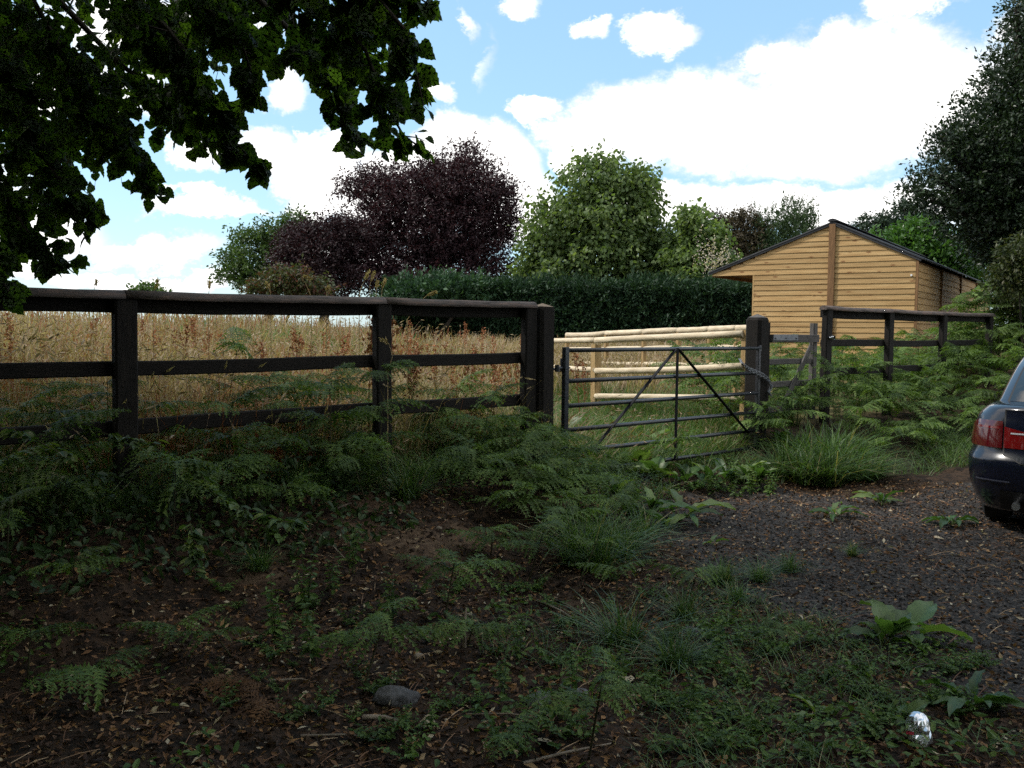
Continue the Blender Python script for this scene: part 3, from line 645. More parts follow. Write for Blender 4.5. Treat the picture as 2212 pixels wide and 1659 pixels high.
# ------------------------------------------------------------------ parked car
def car():
    th = R(33); q = P(2089, 1000, 7.45)
    xa = Vector((math.cos(th), -math.sin(th), 0)); ya = Vector((math.sin(th), math.cos(th), 0))
    C = Vector((q.x, q.y, 0)) + xa * .872 - ya * .20; C.z = float(H(C.x, C.y)) + .01
    root = thing('parked_car', 'dark blue saloon car parked on the gravel, its red tail lamp and rear window showing', 'car', C, rotz=-th)
    paint = plain('dark_blue_paint', (.004, .006, .016), .25, 0, .4, .6); trim = plain('black_trim', (.008, .008, .009), .5); glass = plain('dark_glass', (.006, .008, .010), .03, 0, .6, .6)
    red = plain('red_lamp_lens', (.075, .003, .006), .12, 0, .5, .8); red2 = plain('bright_red_lens', (.15, .005, .006), .10, 0, .5, .8); white = plain('clear_lens', (.5, .5, .52), .1); tyre = plain('tyre_rubber', (.012, .012, .012), .85); alloy = plain('alloy', (.35, .36, .38), .3, .9)
    LEN = 4.5; RC = .55; NP = 3.2
    def prof(tab, z):
        zs = [a for a, _ in tab]; vs = [b for _, b in tab]; return float(np.interp(z, zs, vs))
    Wt = [(.18, .80), (.3, .855), (.45, .89), (.585, .898), (.60, .896), (.66, .872), (.75, .872), (.86, .862), (.93, .84), (.985, .79), (1.02, .73)]
    Ft = [(.18, .16), (.28, .07), (.42, .012), (.585, .0), (.60, .005), (.665, .045), (.70, .05), (.86, .07), (.95, .09), (1.0, .078), (1.02, .115)]
    def plan(x, z):   # rear surface: y at lateral x and height z
        w = prof(Wt, z); k = min(1, abs(x) / w); return RC * (1 - (1 - k ** NP) ** (1 / NP)) + prof(Ft, z)
    def outline(z, n=13):
        w = prof(Wt, z); f = prof(Ft, z); pts = []
        for i in range(n):          # rear right -> rear left through the back
            a = math.pi * i / (n - 1); c, s_ = math.cos(a), math.sin(a)
            pts.append((w * math.copysign(abs(c) ** (2 / NP), c), f + RC * (1 - abs(s_) ** (2 / NP))))
        for y in (1.0, 1.6, 2.4, 3.2): pts.append((-w, f * 0 + y + .0))
        for i in range(n):
            a = math.pi * i / (n - 1); c, s_ = math.cos(a), math.sin(a); r2 = .85
            pts.append((-w * math.copysign(abs(c) ** (2 / 2.6), c), LEN - prof(Ft, z) * .8 - r2 * (1 - abs(s_) ** (2 / 2.6))))
        for y in (3.2, 2.4, 1.6, 1.0): pts.append((w, y))
        return pts
    def zt(y): return float(np.interp(y, [0, .15, .7, 1.2, 3.2, 3.6, 4.3, 4.5], [1.0, 1.015, 1.02, 1.0, .985, .93, .80, .74]))
    zl = [.18, .22, .3, .42, .53, .585, .60, .63, .665, .70, .78, .86, .93, .965, .99, 1.005, 1.02]
    V = []; Q = []; k = len(outline(.5))
    for z in zl:
        for x, y in outline(z):
            zz = z if y < .8 else .18 + (z - .18) * (zt(y) - .18) / .84
            V.append((x, y, zz))
    for i in range(len(zl) - 1):
        for a in range(k): Q.append((i * k + a, i * k + (a + 1) % k, (i + 1) * k + (a + 1) % k, (i + 1) * k + a))
    base = (len(zl) - 1) * k
    for j, fsc in enumerate((.9, .6, .2)):
        for a in range(k):
            x, y, z = V[base + a]; yy = 2.25 + (y - 2.25) * (1 - (1 - fsc) * .55); V.append((x * fsc, yy, z + .02 * (1 - fsc)))
        o = len(V) - k; p = base if j == 0 else o - k
        for a in range(k): Q.append((p + a, p + (a + 1) % k, o + (a + 1) % k, o + a))
    body = obj('body', mesh_np('body', V, [np.array(Q), np.array([list(range(k))[::-1]]), np.array([list(range(len(V) - k, len(V)))])], paint, None, True), root)
    # cabin
    def gh(t):
        w = .735 - .175 * t - .03 * max(0, t - .8) * 5; yr = .62 + 1.02 * t ** 1.05; yf = 3.42 - 1.05 * t; return w, yr, yf
    def gout(t, n=9):
        w, yr, yf = gh(t); rc = .5; e = 3.4; pts = []
        for i in range(n):
            a = math.pi * i / (n - 1); c, s_ = math.cos(a), math.sin(a); pts.append((w * math.copysign(abs(c) ** (2 / e), c), yr + rc * (1 - abs(s_) ** (2 / e)) * .55))
        for y in (.35, .5, .65): pts.append((-w, yr + (yf - yr) * y))
        for i in range(n):
            a = math.pi * i / (n - 1); c, s_ = math.cos(a), math.sin(a); pts.append((-w * math.copysign(abs(c) ** (2 / e), c), yf - rc * (1 - abs(s_) ** (2 / e))))
        for y in (.65, .5, .35): pts.append((w, yr + (yf - yr) * y))
        return pts
    def gz_(t): return .985 + .445 * math.sin(min(1, t) * math.pi / 2 * .93) / math.sin(math.pi / 2 * .93)
    ts = [0, .1, .25, .4, .55, .7, .82, .9, .96, 1.0]; V = []; Q = []; k2 = len(gout(0))
    for t in ts:
        for x, y in gout(t): V.append((x, y, gz_(t)))
    for i in range(len(ts) - 1):
        for a in range(k2): Q.append((i * k2 + a, i * k2 + (a + 1) % k2, (i + 1) * k2 + (a + 1) % k2, (i + 1) * k2 + a))
    for j, fsc in enumerate((.8, .4)):
        for a in range(k2):
            x, y, z = V[(len(ts) - 1) * k2 + a]; V.append((x * fsc, 2.1 + (y - 2.1) * fsc, 1.43 + .025 * (1 - fsc ** 2)))
        o = len(V) - k2; p = o - k2
        for a in range(k2): Q.append((p + a, p + (a + 1) % k2, o + (a + 1) % k2, o + a))
    cabin = obj('cabin', mesh_np('cabin', V, [np.array(Q), np.array([list(range(len(V) - k2, len(V)))])], paint, None, True), root)
    def grear(x, t, off):
        w, yr, _ = gh(t); e = 3.4; k_ = min(.999, abs(x) / w); s_ = (1 - k_ ** e) ** (1 / e); return (x, yr + .5 * (1 - s_) * .55 - off * .8, gz_(t) + off * .5)
    def patch(name, xf, t0, t1, off, mat, nx=12, nt=7):
        V = []; Q = []
        for i in range(nt + 1):
            t = t0 + (t1 - t0) * i / nt
            for j in range(nx + 1):
                u = -1 + 2 * j / nx; V.append(grear(u * xf * gh(t)[0], t, off))
        for i in range(nt):
            for j in range(nx): a = i * (nx + 1) + j; Q.append((a, a + 1, a + nx + 2, a + nx + 1))
        return obj(name, mesh_np(name, V, [np.array(Q)], mat, None, True), root)
    seal = patch('window_seal', .89, .03, .90, .004, trim); win = patch('rear_window', .865, .055, .87, .009, glass)
    # panels on the rear surface
    def rear_patch(name, xs, zf, off, mat, par, nz=8):
        V = []; Q = []; n = len(xs)
        for i in range(nz + 1):
            for x in xs:
                z0, z1 = zf(x); z = z0 + (z1 - z0) * i / nz; w = prof(Wt, z); k_ = min(.9995, abs(x) / w); y = plan(math.copysign(k_ * w, x), z)
                V.append((math.copysign(k_ * w + off * k_ ** 4, x), y - off, z))
        for i in range(nz):
            for j in range(n - 1): a = i * n + j; Q.append((a, a + 1, a + n + 1, a + n))
        return obj(name, mesh_np(name, V, [np.array(Q)], mat, None, True), par)
    for s in (-1, 1):
        xo = [s * x for x in np.linspace(.618, .868, 12)]; xi = [s * x for x in np.linspace(.385, .606, 8)]
        lamp = rear_patch('tail_lamp', xo, lambda x: (.690 + .0 * abs(x), .888 - .05 * max(0, abs(x) - .80) / .07 + .012), .008, red, root)
        rear_patch('inner_lens', xi, lambda x: (.694 + .03 * max(0, (.45 - abs(x)) / .07), (.860) - .05 * (.606 - abs(x)) / .22), .008, red2, lamp)
        rear_patch('reversing_lens', [s * x for x in np.linspace(.46, .56, 5)], lambda x: (.805, .817), .012, white, lamp, 2)
        rear_patch('lamp_band', [s * x for x in np.linspace(.64, .80, 6)], lambda x: (.838, .856), .011, red2, lamp, 2)
        rear_patch('bumper_crease_strip', [s * x for x in np.linspace(.55, .80, 7)], lambda x: (.428, .44), .006, plain('bumper_crease', (.05, .055, .08), .2, 0, .5, 1), root, 1)  # paler strip drawn along the lower bumper crease
        for y in (.88, 3.62):
            wl = thing('wheel', None, None, (s * .69, y, .315)); wl.parent = root
            M, _ = frame((s * .69 - .10, y, .315), (s * .69 + .105, y, .315), (0, 0, 1))
            for nm, r_, a_, b_, mt in (('tyre', .315, -.1, .108, tyre), ('rim', .22, -.08, .112, alloy)):
                o = obj(nm, mesh_np(nm, *[(lambda n: ([(x_, y_ * 0 + r_ * rr * math.cos(2 * math.pi * i / n), r_ * rr * math.sin(2 * math.pi * i / n)) for x_, y_, rr in ((a_, 0, .92), (a_ + .02, 0, 1), (b_ - .02, 0, 1), (b_, 0, .9), (b_ - .01, 0, .3)) for i in range(n)],
                    [np.array([(q_ * n + i, q_ * n + (i + 1) % n, (q_ + 1) * n + (i + 1) % n, (q_ + 1) * n + i) for q_ in range(4) for i in range(n)]), np.array([list(range(4 * n, 5 * n))])]))(22)][0], mt, None, False), wl)
                if s < 0: o.rotation_euler = (0, 0, math.pi)
        V = [(s * (prof(Wt, z) + .003) if 0 else s * (.735 - .175 * t + .004 - .03 * max(0, t - .8) * 5), gh(t)[1] + (gh(t)[2] - gh(t)[1]) * f, gz_(t)) for t in (.1, .3, .55, .8) for f in (.26, .45, .46, .8)]
        obj('side_window', mesh_np('side_window', V, [np.array([(i * 4 + j, i * 4 + j + 1, i * 4 + j + 5, i * 4 + j + 4) for i in range(3) for j in (0, 2)])], glass), root)
    lid = rear_patch('boot_lid', list(np.linspace(-.60, .60, 21)), lambda x: (.585 + .06 * sstep(abs(x), .45, .6), .985), .004, paint, root, 10)
    rear_patch('lid_gap', list(np.linspace(-.612, .612, 21)), lambda x: (.575 + .06 * float(sstep(abs(x), .45, .6)), .99), .001, trim, root, 10)
    rear_patch('number_plate', list(np.linspace(-.26, .26, 5)), lambda x: (.60, .70), .035, plain('plate', (.6, .48, .08), .4), root, 2)
    rear_patch('lower_valance', list(np.linspace(-.62, .62, 13)), lambda x: (.19, .36), .004, trim, root, 4)
    beam('exhaust_pipe', root, root.matrix_basis @ Vector((-.5, .02, .25)), root.matrix_basis @ Vector((-.5, .3, .25)), prof_round(.03, 10), alloy)
    g = Geo(); g.tube([(-.3, 2.6, 1.44), (-.1, 2.6, 1.46)], [.01, .01], 6)
    print('car', C, [tuple(round(float(v), 1) for v in proj(np.array(root.matrix_basis @ Vector(p)))) for p in ((-.86, .3, .8), (-.4, .1, .75), (-.885, .36, .3), (0, 0, .3))])
car()

# ------------------------------------------------------------------ crushed clear plastic bottle
def bottle():
    p = G(1988, 1612)
    root = thing('plastic_bottle', 'crushed clear plastic bottle with a red printed strip, dropped in the weeds', 'bottle', p)
    m, nt, N, L, b = _mat('crumpled_clear_plastic')
    b.inputs['Base Color'].default_value = (.66, .68, .72, 1); b.inputs['Metallic'].default_value = .85; b.inputs['Roughness'].default_value = .12
    tc = N.new('ShaderNodeTexCoord'); v = N.new('ShaderNodeTexVoronoi'); v.inputs['Scale'].default_value = 26; L.new(tc.outputs['Object'], v.inputs[0]); bp = N.new('ShaderNodeBump'); bp.inputs['Strength'].default_value = .4; bp.inputs['Distance'].default_value = .01; L.new(v.outputs['Distance'], bp.inputs['Height']); L.new(bp.outputs[0], b.inputs['Normal'])
    ax = Vector((-.03, .30, 1)).normalized(); n = 20; rows = [(0, .040), (.012, .045), (.03, .046), (.045, .043), (.06, .046), (.08, .0455), (.098, .042), (.113, .034), (.124, .022), (.129, .008)]
    V = []; Q = []; e1 = Vector((1, 0, .03)).normalized(); e2 = ax.cross(e1)
    for i, (h, r_) in enumerate(rows):
        for k in range(n):
            a = 2 * math.pi * k / n; rr = r_ * (1 + .07 * math.sin(3 * a + i * 1.3) + .05 * math.sin(7 * a - i * 2.1)); V.append(tuple(ax * h + e1 * rr * math.cos(a) + e2 * rr * .85 * math.sin(a)))
    for i in range(len(rows) - 1):
        for k in range(n): Q.append((i * n + k, i * n + (k + 1) % n, (i + 1) * n + (k + 1) % n, (i + 1) * n + k))
    obj('shell', mesh_np('shell', V, [np.array(Q), np.array([list(range((len(rows) - 1) * n, len(rows) * n))])], m, None, False), root)
    V2 = []; Q2 = []
    for i, h in enumerate((.045, .056)):
        for k in range(5):
            a = math.pi + .0 + .22 * k; rr = .0505; V2.append(tuple(ax * (h + .002 * (k % 2)) + e1 * rr * math.cos(a) + e2 * rr * .85 * -abs(math.sin(a)) * (1 if e2.y > 0 else -1)))
    for k in range(4): Q2.append((k, k + 1, k + 6, k + 5))
    obj('printed_strip', mesh_np('printed_strip', V2, [np.array(Q2)], plain('red_print', (.55, .05, .09), .35)), root)
bottle()
# ------------------------------------------------------------------ trees
M_BARK = nmat('bark', [(.3, (.02, .016, .012)), (.6, (.05, .04, .03)), (.8, (.09, .075, .06))], 6, .9, .7, (6, 6, 1))
L_BEECH = leafmat('copper_beech_leaf', [(0, (.014, .008, .010)), (.5, (.030, .013, .017)), (.85, (.042, .018, .022)), (1, (.062, .027, .029))], .15, .6, .35, tcol=(1.6, .7, .6))
L_GREEN = leafmat('broad_tree_leaf', [(0, (.022, .045, .014)), (.5, (.045, .085, .022)), (1, (.085, .13, .035))], .3, .5)
L_CATALPA = leafmat('catalpa_leaf', [(0, (.066, .112, .038)), (.5, (.115, .172, .058)), (.97, (.18, .235, .09)), (1, (.20, .25, .11))], .4, .45)
L_YEW = leafmat('yew_needle', [(0, (.016, .034, .014)), (.5, (.032, .060, .022)), (1, (.06, .095, .035))], .15, .6)
L_BROWN = leafmat('brown_conifer_needle', [(0, (.03, .028, .015)), (.5, (.065, .052, .028)), (1, (.10, .08, .045))], .15, .6)
L_PINE = leafmat('pine_needle', [(0, (.012, .026, .016)), (.5, (.026, .048, .028)), (1, (.045, .07, .04))], .1, .6)
L_LAUREL = leafmat('laurel_leaf', [(0, (.035, .09, .02)), (.5, (.06, .14, .028)), (1, (.10, .20, .05))], .3, .35, .5)
L_OAK = leafmat('holm_oak_leaf', [(0, (.010, .022, .010)), (.5, (.022, .042, .018)), (.9, (.04, .07, .026)), (1, (.06, .09, .04))], .15, .4, .4)
L_RUST = leafmat('rusty_shrub_leaf', [(0, (.03, .05, .018)), (.5, (.055, .065, .024)), (.75, (.085, .030, .020)), (1, (.10, .04, .025))], .25, .5)
L_BRSH = leafmat('olive_shrub_leaf', [(0, (.024, .040, .012)), (.6, (.05, .068, .020)), (1, (.09, .085, .03))], .25, .5)
L_HEDGE = leafmat('cypress_spray', [(0, (.010, .028, .014)), (.5, (.022, .055, .026)), (.9, (.045, .095, .04)), (1, (.07, .13, .05))], .15, .6)
L_FLOWER = leafmat('catalpa_panicle', [(0, (.45, .38, .36)), (1, (.62, .55, .5))], .3, .6)
def spray_crown(lobes, nspray, per, leaf, slen, droop=.15, flat=.5, wl=.5, spread=.35, shell=.33, T=T_DIAMOND, up=.35):
    """lobes: (centre, (rx,ry,rz)); returns V,F,tint of leaves set along short outward twigs"""
    vol = np.array([r[0] * r[2] for _, r in lobes]); cnt = np.maximum(8, (vol / vol.sum() * nspray).astype(int))
    Cs, Ds, Ts = [], [], []
    for (c, r), n in zip(lobes, cnt):
        o = rvec(n); rad = (RNG.random(n) ** shell) * (1 + .16 * RNG.normal(size=n)); rad = np.clip(rad, .05, 1.25)
        p = np.array(c) + o * rad[:, None] * np.array(r)
        out = unit(o * np.array([1, 1, up]) + RNG.normal(size=(n, 3)) * .35 + np.array([0, 0, -droop]))
        tn = RNG.random(n)
        t = RNG.random((n, per)); pos = p[:, None] + out[:, None] * (t[..., None] - .3) * slen + RNG.normal(size=(n, per, 3)) * slen * spread * .5
        dr = unit(out[:, None] * .7 + RNG.normal(size=(n, per, 3)) * .55 + np.array([0, 0, -droop]))
        Cs.append(pos.reshape(-1, 3)); Ds.append(dr.reshape(-1, 3)); Ts.append(np.clip(.5 * tn[:, None] + .5 * RNG.random((n, per)), 0, 1).reshape(-1))
    C = np.concatenate(Cs); D = np.concatenate(Ds); Tt = np.concatenate(Ts)
    Nn = unit(RNG.normal(size=C.shape) * (1 - flat) + np.array([0, 0, 1]) * flat)
    L = leaf * (0.7 + .6 * RNG.random(len(C)))
    return leaves(C, D, Nn, L, L * wl, Tt, T)
def lobe(px, py, w, h, Y, depth=1.0):
    c = P(px, py, Y); return (tuple(c), (w * Y / F, max(w, h) * Y / F * depth, h * Y / F))
def tree(name, label, cat, lobes, mat, trunk, nspray, per, leaf, slen, group=None, limbs=True, **kw):
    bx, Y, wr = trunk; base = P(bx, 700, Y); base = Vector((base.x, base.y, float(H(base.x, base.y)) - .1))
    root = thing(name, label, cat, base, group)
    o = np.array(base); lob = [(tuple(np.array(c) - o), r) for c, r in lobes]
    V, Fq, T = spray_crown(lob, nspray, per, leaf, slen, **kw)
    obj('crown', mesh_np('crown', V, [Fq], mat, T), root)
    g = Geo(); top = max(lob, key=lambda l: l[0][2]); tz = top[0][2]
    mid = Vector((top[0][0] * .5, top[0][1] * .5, tz * .55))
    g.tube([(0, 0, -.2), (0, 0, tz * .12), tuple(mid * .6 + Vector((0, 0, 0))), tuple(mid), top[0]], [wr * 1.3, wr, wr * .85, wr * .6, wr * .1], 8)
    if limbs:
        for c, r in lob:
            a = Vector((0, 0, max(.3, c[2] * .35))).lerp(mid, .4); b = Vector(c); m = a.lerp(b, .55) + Vector((0, 0, .1 * r[2]))
            g.tube([a, m, b], [wr * .45, wr * .3, wr * .08], 6)
            for k in range(4):
                d = Vector(RNG.normal(size=3)) * .33; e = b + Vector((d.x * r[0], d.y * r[1], abs(d.z) * r[2])); g.tube([m.lerp(b, .5), b.lerp(e, .6), e], [wr * .18, wr * .1, wr * .03], 5)
    obj('trunk', g.mesh('trunk', M_BARK, True), root)
    return root
K = lobe
tree('copper_beech_tree', 'large dark purple copper beech tree rising behind the cypress hedge', 'tree',
     [K(930, 480, 175, 105, 45, .7), K(900, 425, 130, 75, 45, .7), K(1005, 400, 95, 70, 45), K(1010, 345, 26, 45, 45), K(1055, 450, 62, 75, 45), K(780, 390, 45, 18, 45), K(765, 410, 45, 14, 45), K(830, 395, 60, 40, 45), K(1085, 415, 32, 30, 45), K(950, 375, 60, 30, 45), K(1090, 490, 34, 45, 45),
      K(790, 575, 75, 55, 44), K(1050, 570, 70, 60, 44), K(930, 610, 170, 34, 44), K(930, 545, 120, 34, 45), K(850, 600, 60, 40, 44), K(800, 510, 70, 40, 45), K(1000, 520, 80, 50, 45)], L_BEECH, (915, 45, .38), 7200, 13, .145, .6, droop=.02, flat=.45, shell=.42, spread=.3)
tree('copper_beech_tree', 'smaller low purple-leaved beech left of and touching the big one', 'tree',
     [K(690, 550, 85, 68, 43), K(640, 520, 38, 34, 43), K(655, 570, 60, 45, 43), K(720, 500, 55, 28, 43), K(760, 520, 50, 40, 43), K(660, 492, 22, 12, 43), K(740, 480, 30, 10, 43), K(700, 610, 90, 36, 43), K(640, 600, 50, 36, 43)], L_BEECH, (700, 43, .22), 2600, 13, .14, .65, droop=.02, flat=.45, shell=.36, spread=.3)
tree('field_maple_tree', 'open green broadleaf tree farthest left on the skyline beside the purple beeches', 'tree',
     [K(560, 560, 70, 55, 55), K(600, 505, 55, 32, 55), K(545, 510, 45, 28, 55), K(510, 575, 38, 22, 55), K(505, 545, 26, 12, 55), K(500, 600, 30, 12, 55), K(580, 600, 70, 34, 55), K(640, 480, 40, 22, 55), K(640, 540, 50, 60, 56)], L_GREEN, (580, 55, .28), 900, 13, .24, .8, shell=.4)
tree('catalpa_tree', 'tall light green bean tree with big leaves behind the hedge, right of the copper beech', 'tree',
     [K(1285, 395, 78, 56, 42), K(1215, 470, 75, 60, 42), K(1310, 475, 105, 70, 42), K(1180, 525, 52, 50, 42), K(1380, 392, 32, 38, 42), K(1392, 450, 28, 60, 42), K(1395, 530, 62, 50, 42), K(1440, 555, 55, 40, 42), K(1290, 545, 120, 50, 42), K(1250, 590, 120, 34, 42), K(1420, 600, 90, 34, 42), K(1160, 570, 45, 40, 42), K(1300, 348, 40, 16, 42), K(1155, 600, 40, 36, 42), K(1470, 600, 60, 34, 41.5), K(1440, 520, 36, 30, 42), K(1350, 420, 60, 60, 42)], L_CATALPA, (1300, 42, .3), 2700, 10, .20, .8, droop=.45, flat=.55, wl=.8, shell=.42, T=T_LEAF6)
tq = tree('catalpa_tree', 'smaller bean tree with pale blossom spikes between the tall one and the stable roof', 'tree',
     [K(1495, 478, 28, 36, 40), K(1525, 520, 40, 45, 40), K(1540, 565, 42, 40, 40), K(1490, 560, 50, 50, 40), K(1500, 600, 70, 26, 40)], L_CATALPA, (1510, 40, .16), 1000, 10, .20, .6, droop=.45, flat=.55, wl=.8, shell=.42, T=T_LEAF6)
def panicles():
    C = []; D = []
    for _ in range(70):
        q = np.array(P(random.gauss(1543, 24), random.gauss(575, 26), 38.2 + random.random() * .6))
        for k in range(7): C.append(q + np.array([RNG.normal() * .04, RNG.normal() * .05, .07 * k])); D.append(RNG.normal(size=3))
    C = np.array(C) - np.array(tq.location); V, Fq, T = leaves(C, np.array(D), rvec(len(C)), .09, .06, RNG.random(len(C)))
    obj('blossom', mesh_np('blossom', V, [Fq], L_FLOWER, T), tq)
panicles()
def spires(pts, Y): return [l for px, py, w, h in pts for l in (K(px, py + h * .5, w, h, Y),)]
tree('brown_conifer', 'brownish open conifer between the bean trees and the green yews', 'tree', [K(1580, 520, 30, 45, 50), K(1570, 480, 24, 12, 50), K(1603, 470, 22, 22, 50), K(1625, 510, 26, 45, 50), K(1600, 560, 55, 45, 50), K(1548, 470, 18, 10, 50)], L_BROWN, (1595, 50, .2), 950, 12, .16, .6, droop=.1, flat=.3)
tree('yew_tree', 'dark green yew with several upright spires behind the stable ridge', 'tree', spires([(1640, 475, 16, 60), (1665, 480, 15, 60), (1692, 455, 13, 60), (1708, 468, 12, 60), (1722, 458, 12, 60), (1742, 462, 10, 60), (1752, 470, 8, 50), (1680, 540, 70, 60), (1730, 545, 60, 60), (1640, 560, 60, 50)], 50), L_YEW, (1700, 50, .2), 3600, 12, .11, .32, droop=-1.0, flat=.2, shell=.45)
tree('scots_pine', 'dark pine on the skyline above the right slope of the stable roof', 'tree', [K(1865, 492, 18, 12, 62), K(1890, 478, 26, 12, 62), K(1925, 486, 40, 20, 62), K(1948, 448, 22, 14, 62), K(1970, 455, 24, 18, 62), K(1990, 480, 30, 30, 62), K(1910, 510, 45, 16, 62), K(1960, 500, 50, 24, 62)], L_PINE, (1945, 62, .3), 700, 12, .22, .7, droop=-.1, flat=.3)
tree('cherry_laurel', 'bright green laurel bush just behind the right end of the stable roof', 'shrub', [K(1985, 540, 55, 50, 30), K(1950, 520, 24, 26, 30), K(2000, 500, 34, 26, 30), K(2040, 550, 50, 55, 30), K(1870, 520, 20, 14, 34), K(2080, 580, 40, 50, 30)], L_LAUREL, (1995, 30, .1), 800, 11, .17, .4, droop=-.3, flat=.35, T=T_LEAF6, limbs=False)
tree('holm_oak', 'towering dark evergreen oak filling the right edge of the view', 'tree',
     [K(2245, 60, 52, 70, 20), K(2215, 180, 88, 95, 20), K(2300, 150, 120, 200, 21), K(2160, 270, 95, 80, 20), K(2125, 370, 105, 85, 20), K(2050, 330, 42, 20, 19.6), K(2040, 300, 36, 18, 19.6), K(2010, 380, 44, 24, 19.6), K(1985, 412, 36, 12, 19.6), K(2020, 435, 50, 24, 19.6), K(2130, 450, 105, 85, 20), K(2200, 420, 110, 150, 21), K(2205, 520, 75, 80, 20), K(2115, 560, 60, 50, 34), K(2350, 400, 150, 300, 21.5), K(2195, 20, 14, 26, 20), K(2078, 300, 40, 45, 20), K(2205, 620, 45, 70, 21), K(2260, 620, 90, 90, 21), K(2230, 330, 100, 160, 20), K(2190, 480, 90, 100, 20)],
     L_OAK, (2230, 21, .35), 12500, 11, .095, .32, droop=-.1, flat=.3, shell=.4, T=T_DIAMOND)
tree('olive_shrub', 'olive-brown bush under the dark evergreen at the right edge', 'shrub', [K(2195, 545, 34, 36, 15), K(2215, 590, 50, 50, 15), K(2240, 560, 50, 60, 15), K(2170, 600, 30, 30, 15), K(2190, 650, 36, 44, 16.2), K(2220, 650, 36, 44, 16.2)], L_BRSH, (2215, 16, .02), 700, 10, .075, .22, flat=.3, limbs=False)
tree('rusty_shrub', 'green and rust-red shrub below the purple beech, above the fence rail', 'shrub', [K(575, 622, 30, 24, 34), K(610, 608, 38, 32, 34), K(650, 606, 26, 32, 34), K(550, 632, 22, 16, 34), K(690, 622, 30, 22, 34)], L_RUST, (610, 34, .06), 420, 11, .14, .4, flat=.35, limbs=False)
tree('distant_tree', 'tiny treetop peeping over the field crest at the left', 'tree', [K(318, 624, 18, 8, 120), K(330, 632, 30, 10, 120), K(300, 634, 20, 8, 120)], L_GREEN, (320, 120, .3), 160, 10, .5, 1.0, limbs=False)
# cypress hedge
def hedge():
    a = P(850, 700, 42); b = P(1700, 700, 37.5); a.z = float(H(a.x, a.y)); b.z = float(H(b.x, b.y))
    root = thing('cypress_hedge', 'long clipped dark green cypress hedge behind the paddock', 'hedge', a)
    n = 60; e = b - a; nv = Vector((e.y, -e.x, 0)).normalized()
    topz = lambda t: P(880 + 760 * t, 616 if t > .12 else 622, 40).z
    V = []; Q = []
    for i in range(n + 1):
        t = i / n; c = e * t; h = topz(t) - a.z - .25 + .25 * float(fbm(t * 22, 3, 5, 3))
        for (o, z) in ((1.0, -.3), (1.0, h * .5), (.75, h), (-.75, h), (-1.0, -.3)): V.append(tuple(c + nv * (o + .08 * RNG.normal()) + Vector((0, 0, z + .08 * RNG.normal()))))
    for i in range(n):
        for k in range(4): Q.append((i * 5 + k, i * 5 + k + 1, i * 5 + k + 6, i * 5 + k + 5))
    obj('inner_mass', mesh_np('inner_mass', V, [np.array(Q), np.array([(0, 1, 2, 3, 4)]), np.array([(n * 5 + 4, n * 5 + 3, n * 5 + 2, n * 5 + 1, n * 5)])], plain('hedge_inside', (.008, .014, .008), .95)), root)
    m = 5600; per = 9; t = RNG.random(m); side = RNG.random(m)
    h = np.array([topz(x) - a.z for x in t]); front = side < .62
    z = np.where(front, RNG.random(m) * h, h - .2 + .14 * RNG.normal(size=m)); off = np.where(front, 1.0 + .12 * RNG.normal(size=m), (RNG.random(m) - .5) * 1.9)
    C = np.array(e)[None] * t[:, None] + np.array(nv)[None] * off[:, None]; C[:, 2] += z + np.where(front, 0, .45 * fbm(t * 22, t * 0 + 3, 5, 3) + .10 * np.abs(RNG.normal(size=m)))
    out = np.where(front[:, None], np.array(nv)[None] * .8 + np.array([0, 0, .5])[None], np.array([0, 0, 1.0])[None] + np.array(nv)[None] * .2); out = unit(out + RNG.normal(size=(m, 3)) * .45)
    tt = RNG.random((m, per)); pos = C[:, None] + out[:, None] * tt[..., None] * .34 + RNG.normal(size=(m, per, 3)) * .09
    D = unit(out[:, None] + RNG.normal(size=(m, per, 3)) * .5).reshape(-1, 3); tn = np.clip(.45 * RNG.random(m)[:, None] + .45 * RNG.random((m, per)) + np.where(front, 0, .12)[:, None], 0, 1).reshape(-1)
    V, Fq, T = leaves(pos.reshape(-1, 3), D, rvec(m * per), .20 * (.6 + .8 * RNG.random(m * per)), .085, tn)
    obj('foliage', mesh_np('foliage', V, [Fq], L_HEDGE, T), root)
hedge()
tree('cypress_bush', 'feathery loose cypress growth at the left end of the hedge', 'shrub', [K(900, 640, 44, 34, 39), K(960, 632, 52, 32, 39), K(1020, 628, 44, 30, 39.5), K(870, 655, 40, 30, 39)], L_HEDGE, (940, 39, .1), 520, 12, .22, .6, droop=-.4, flat=.2, limbs=False)

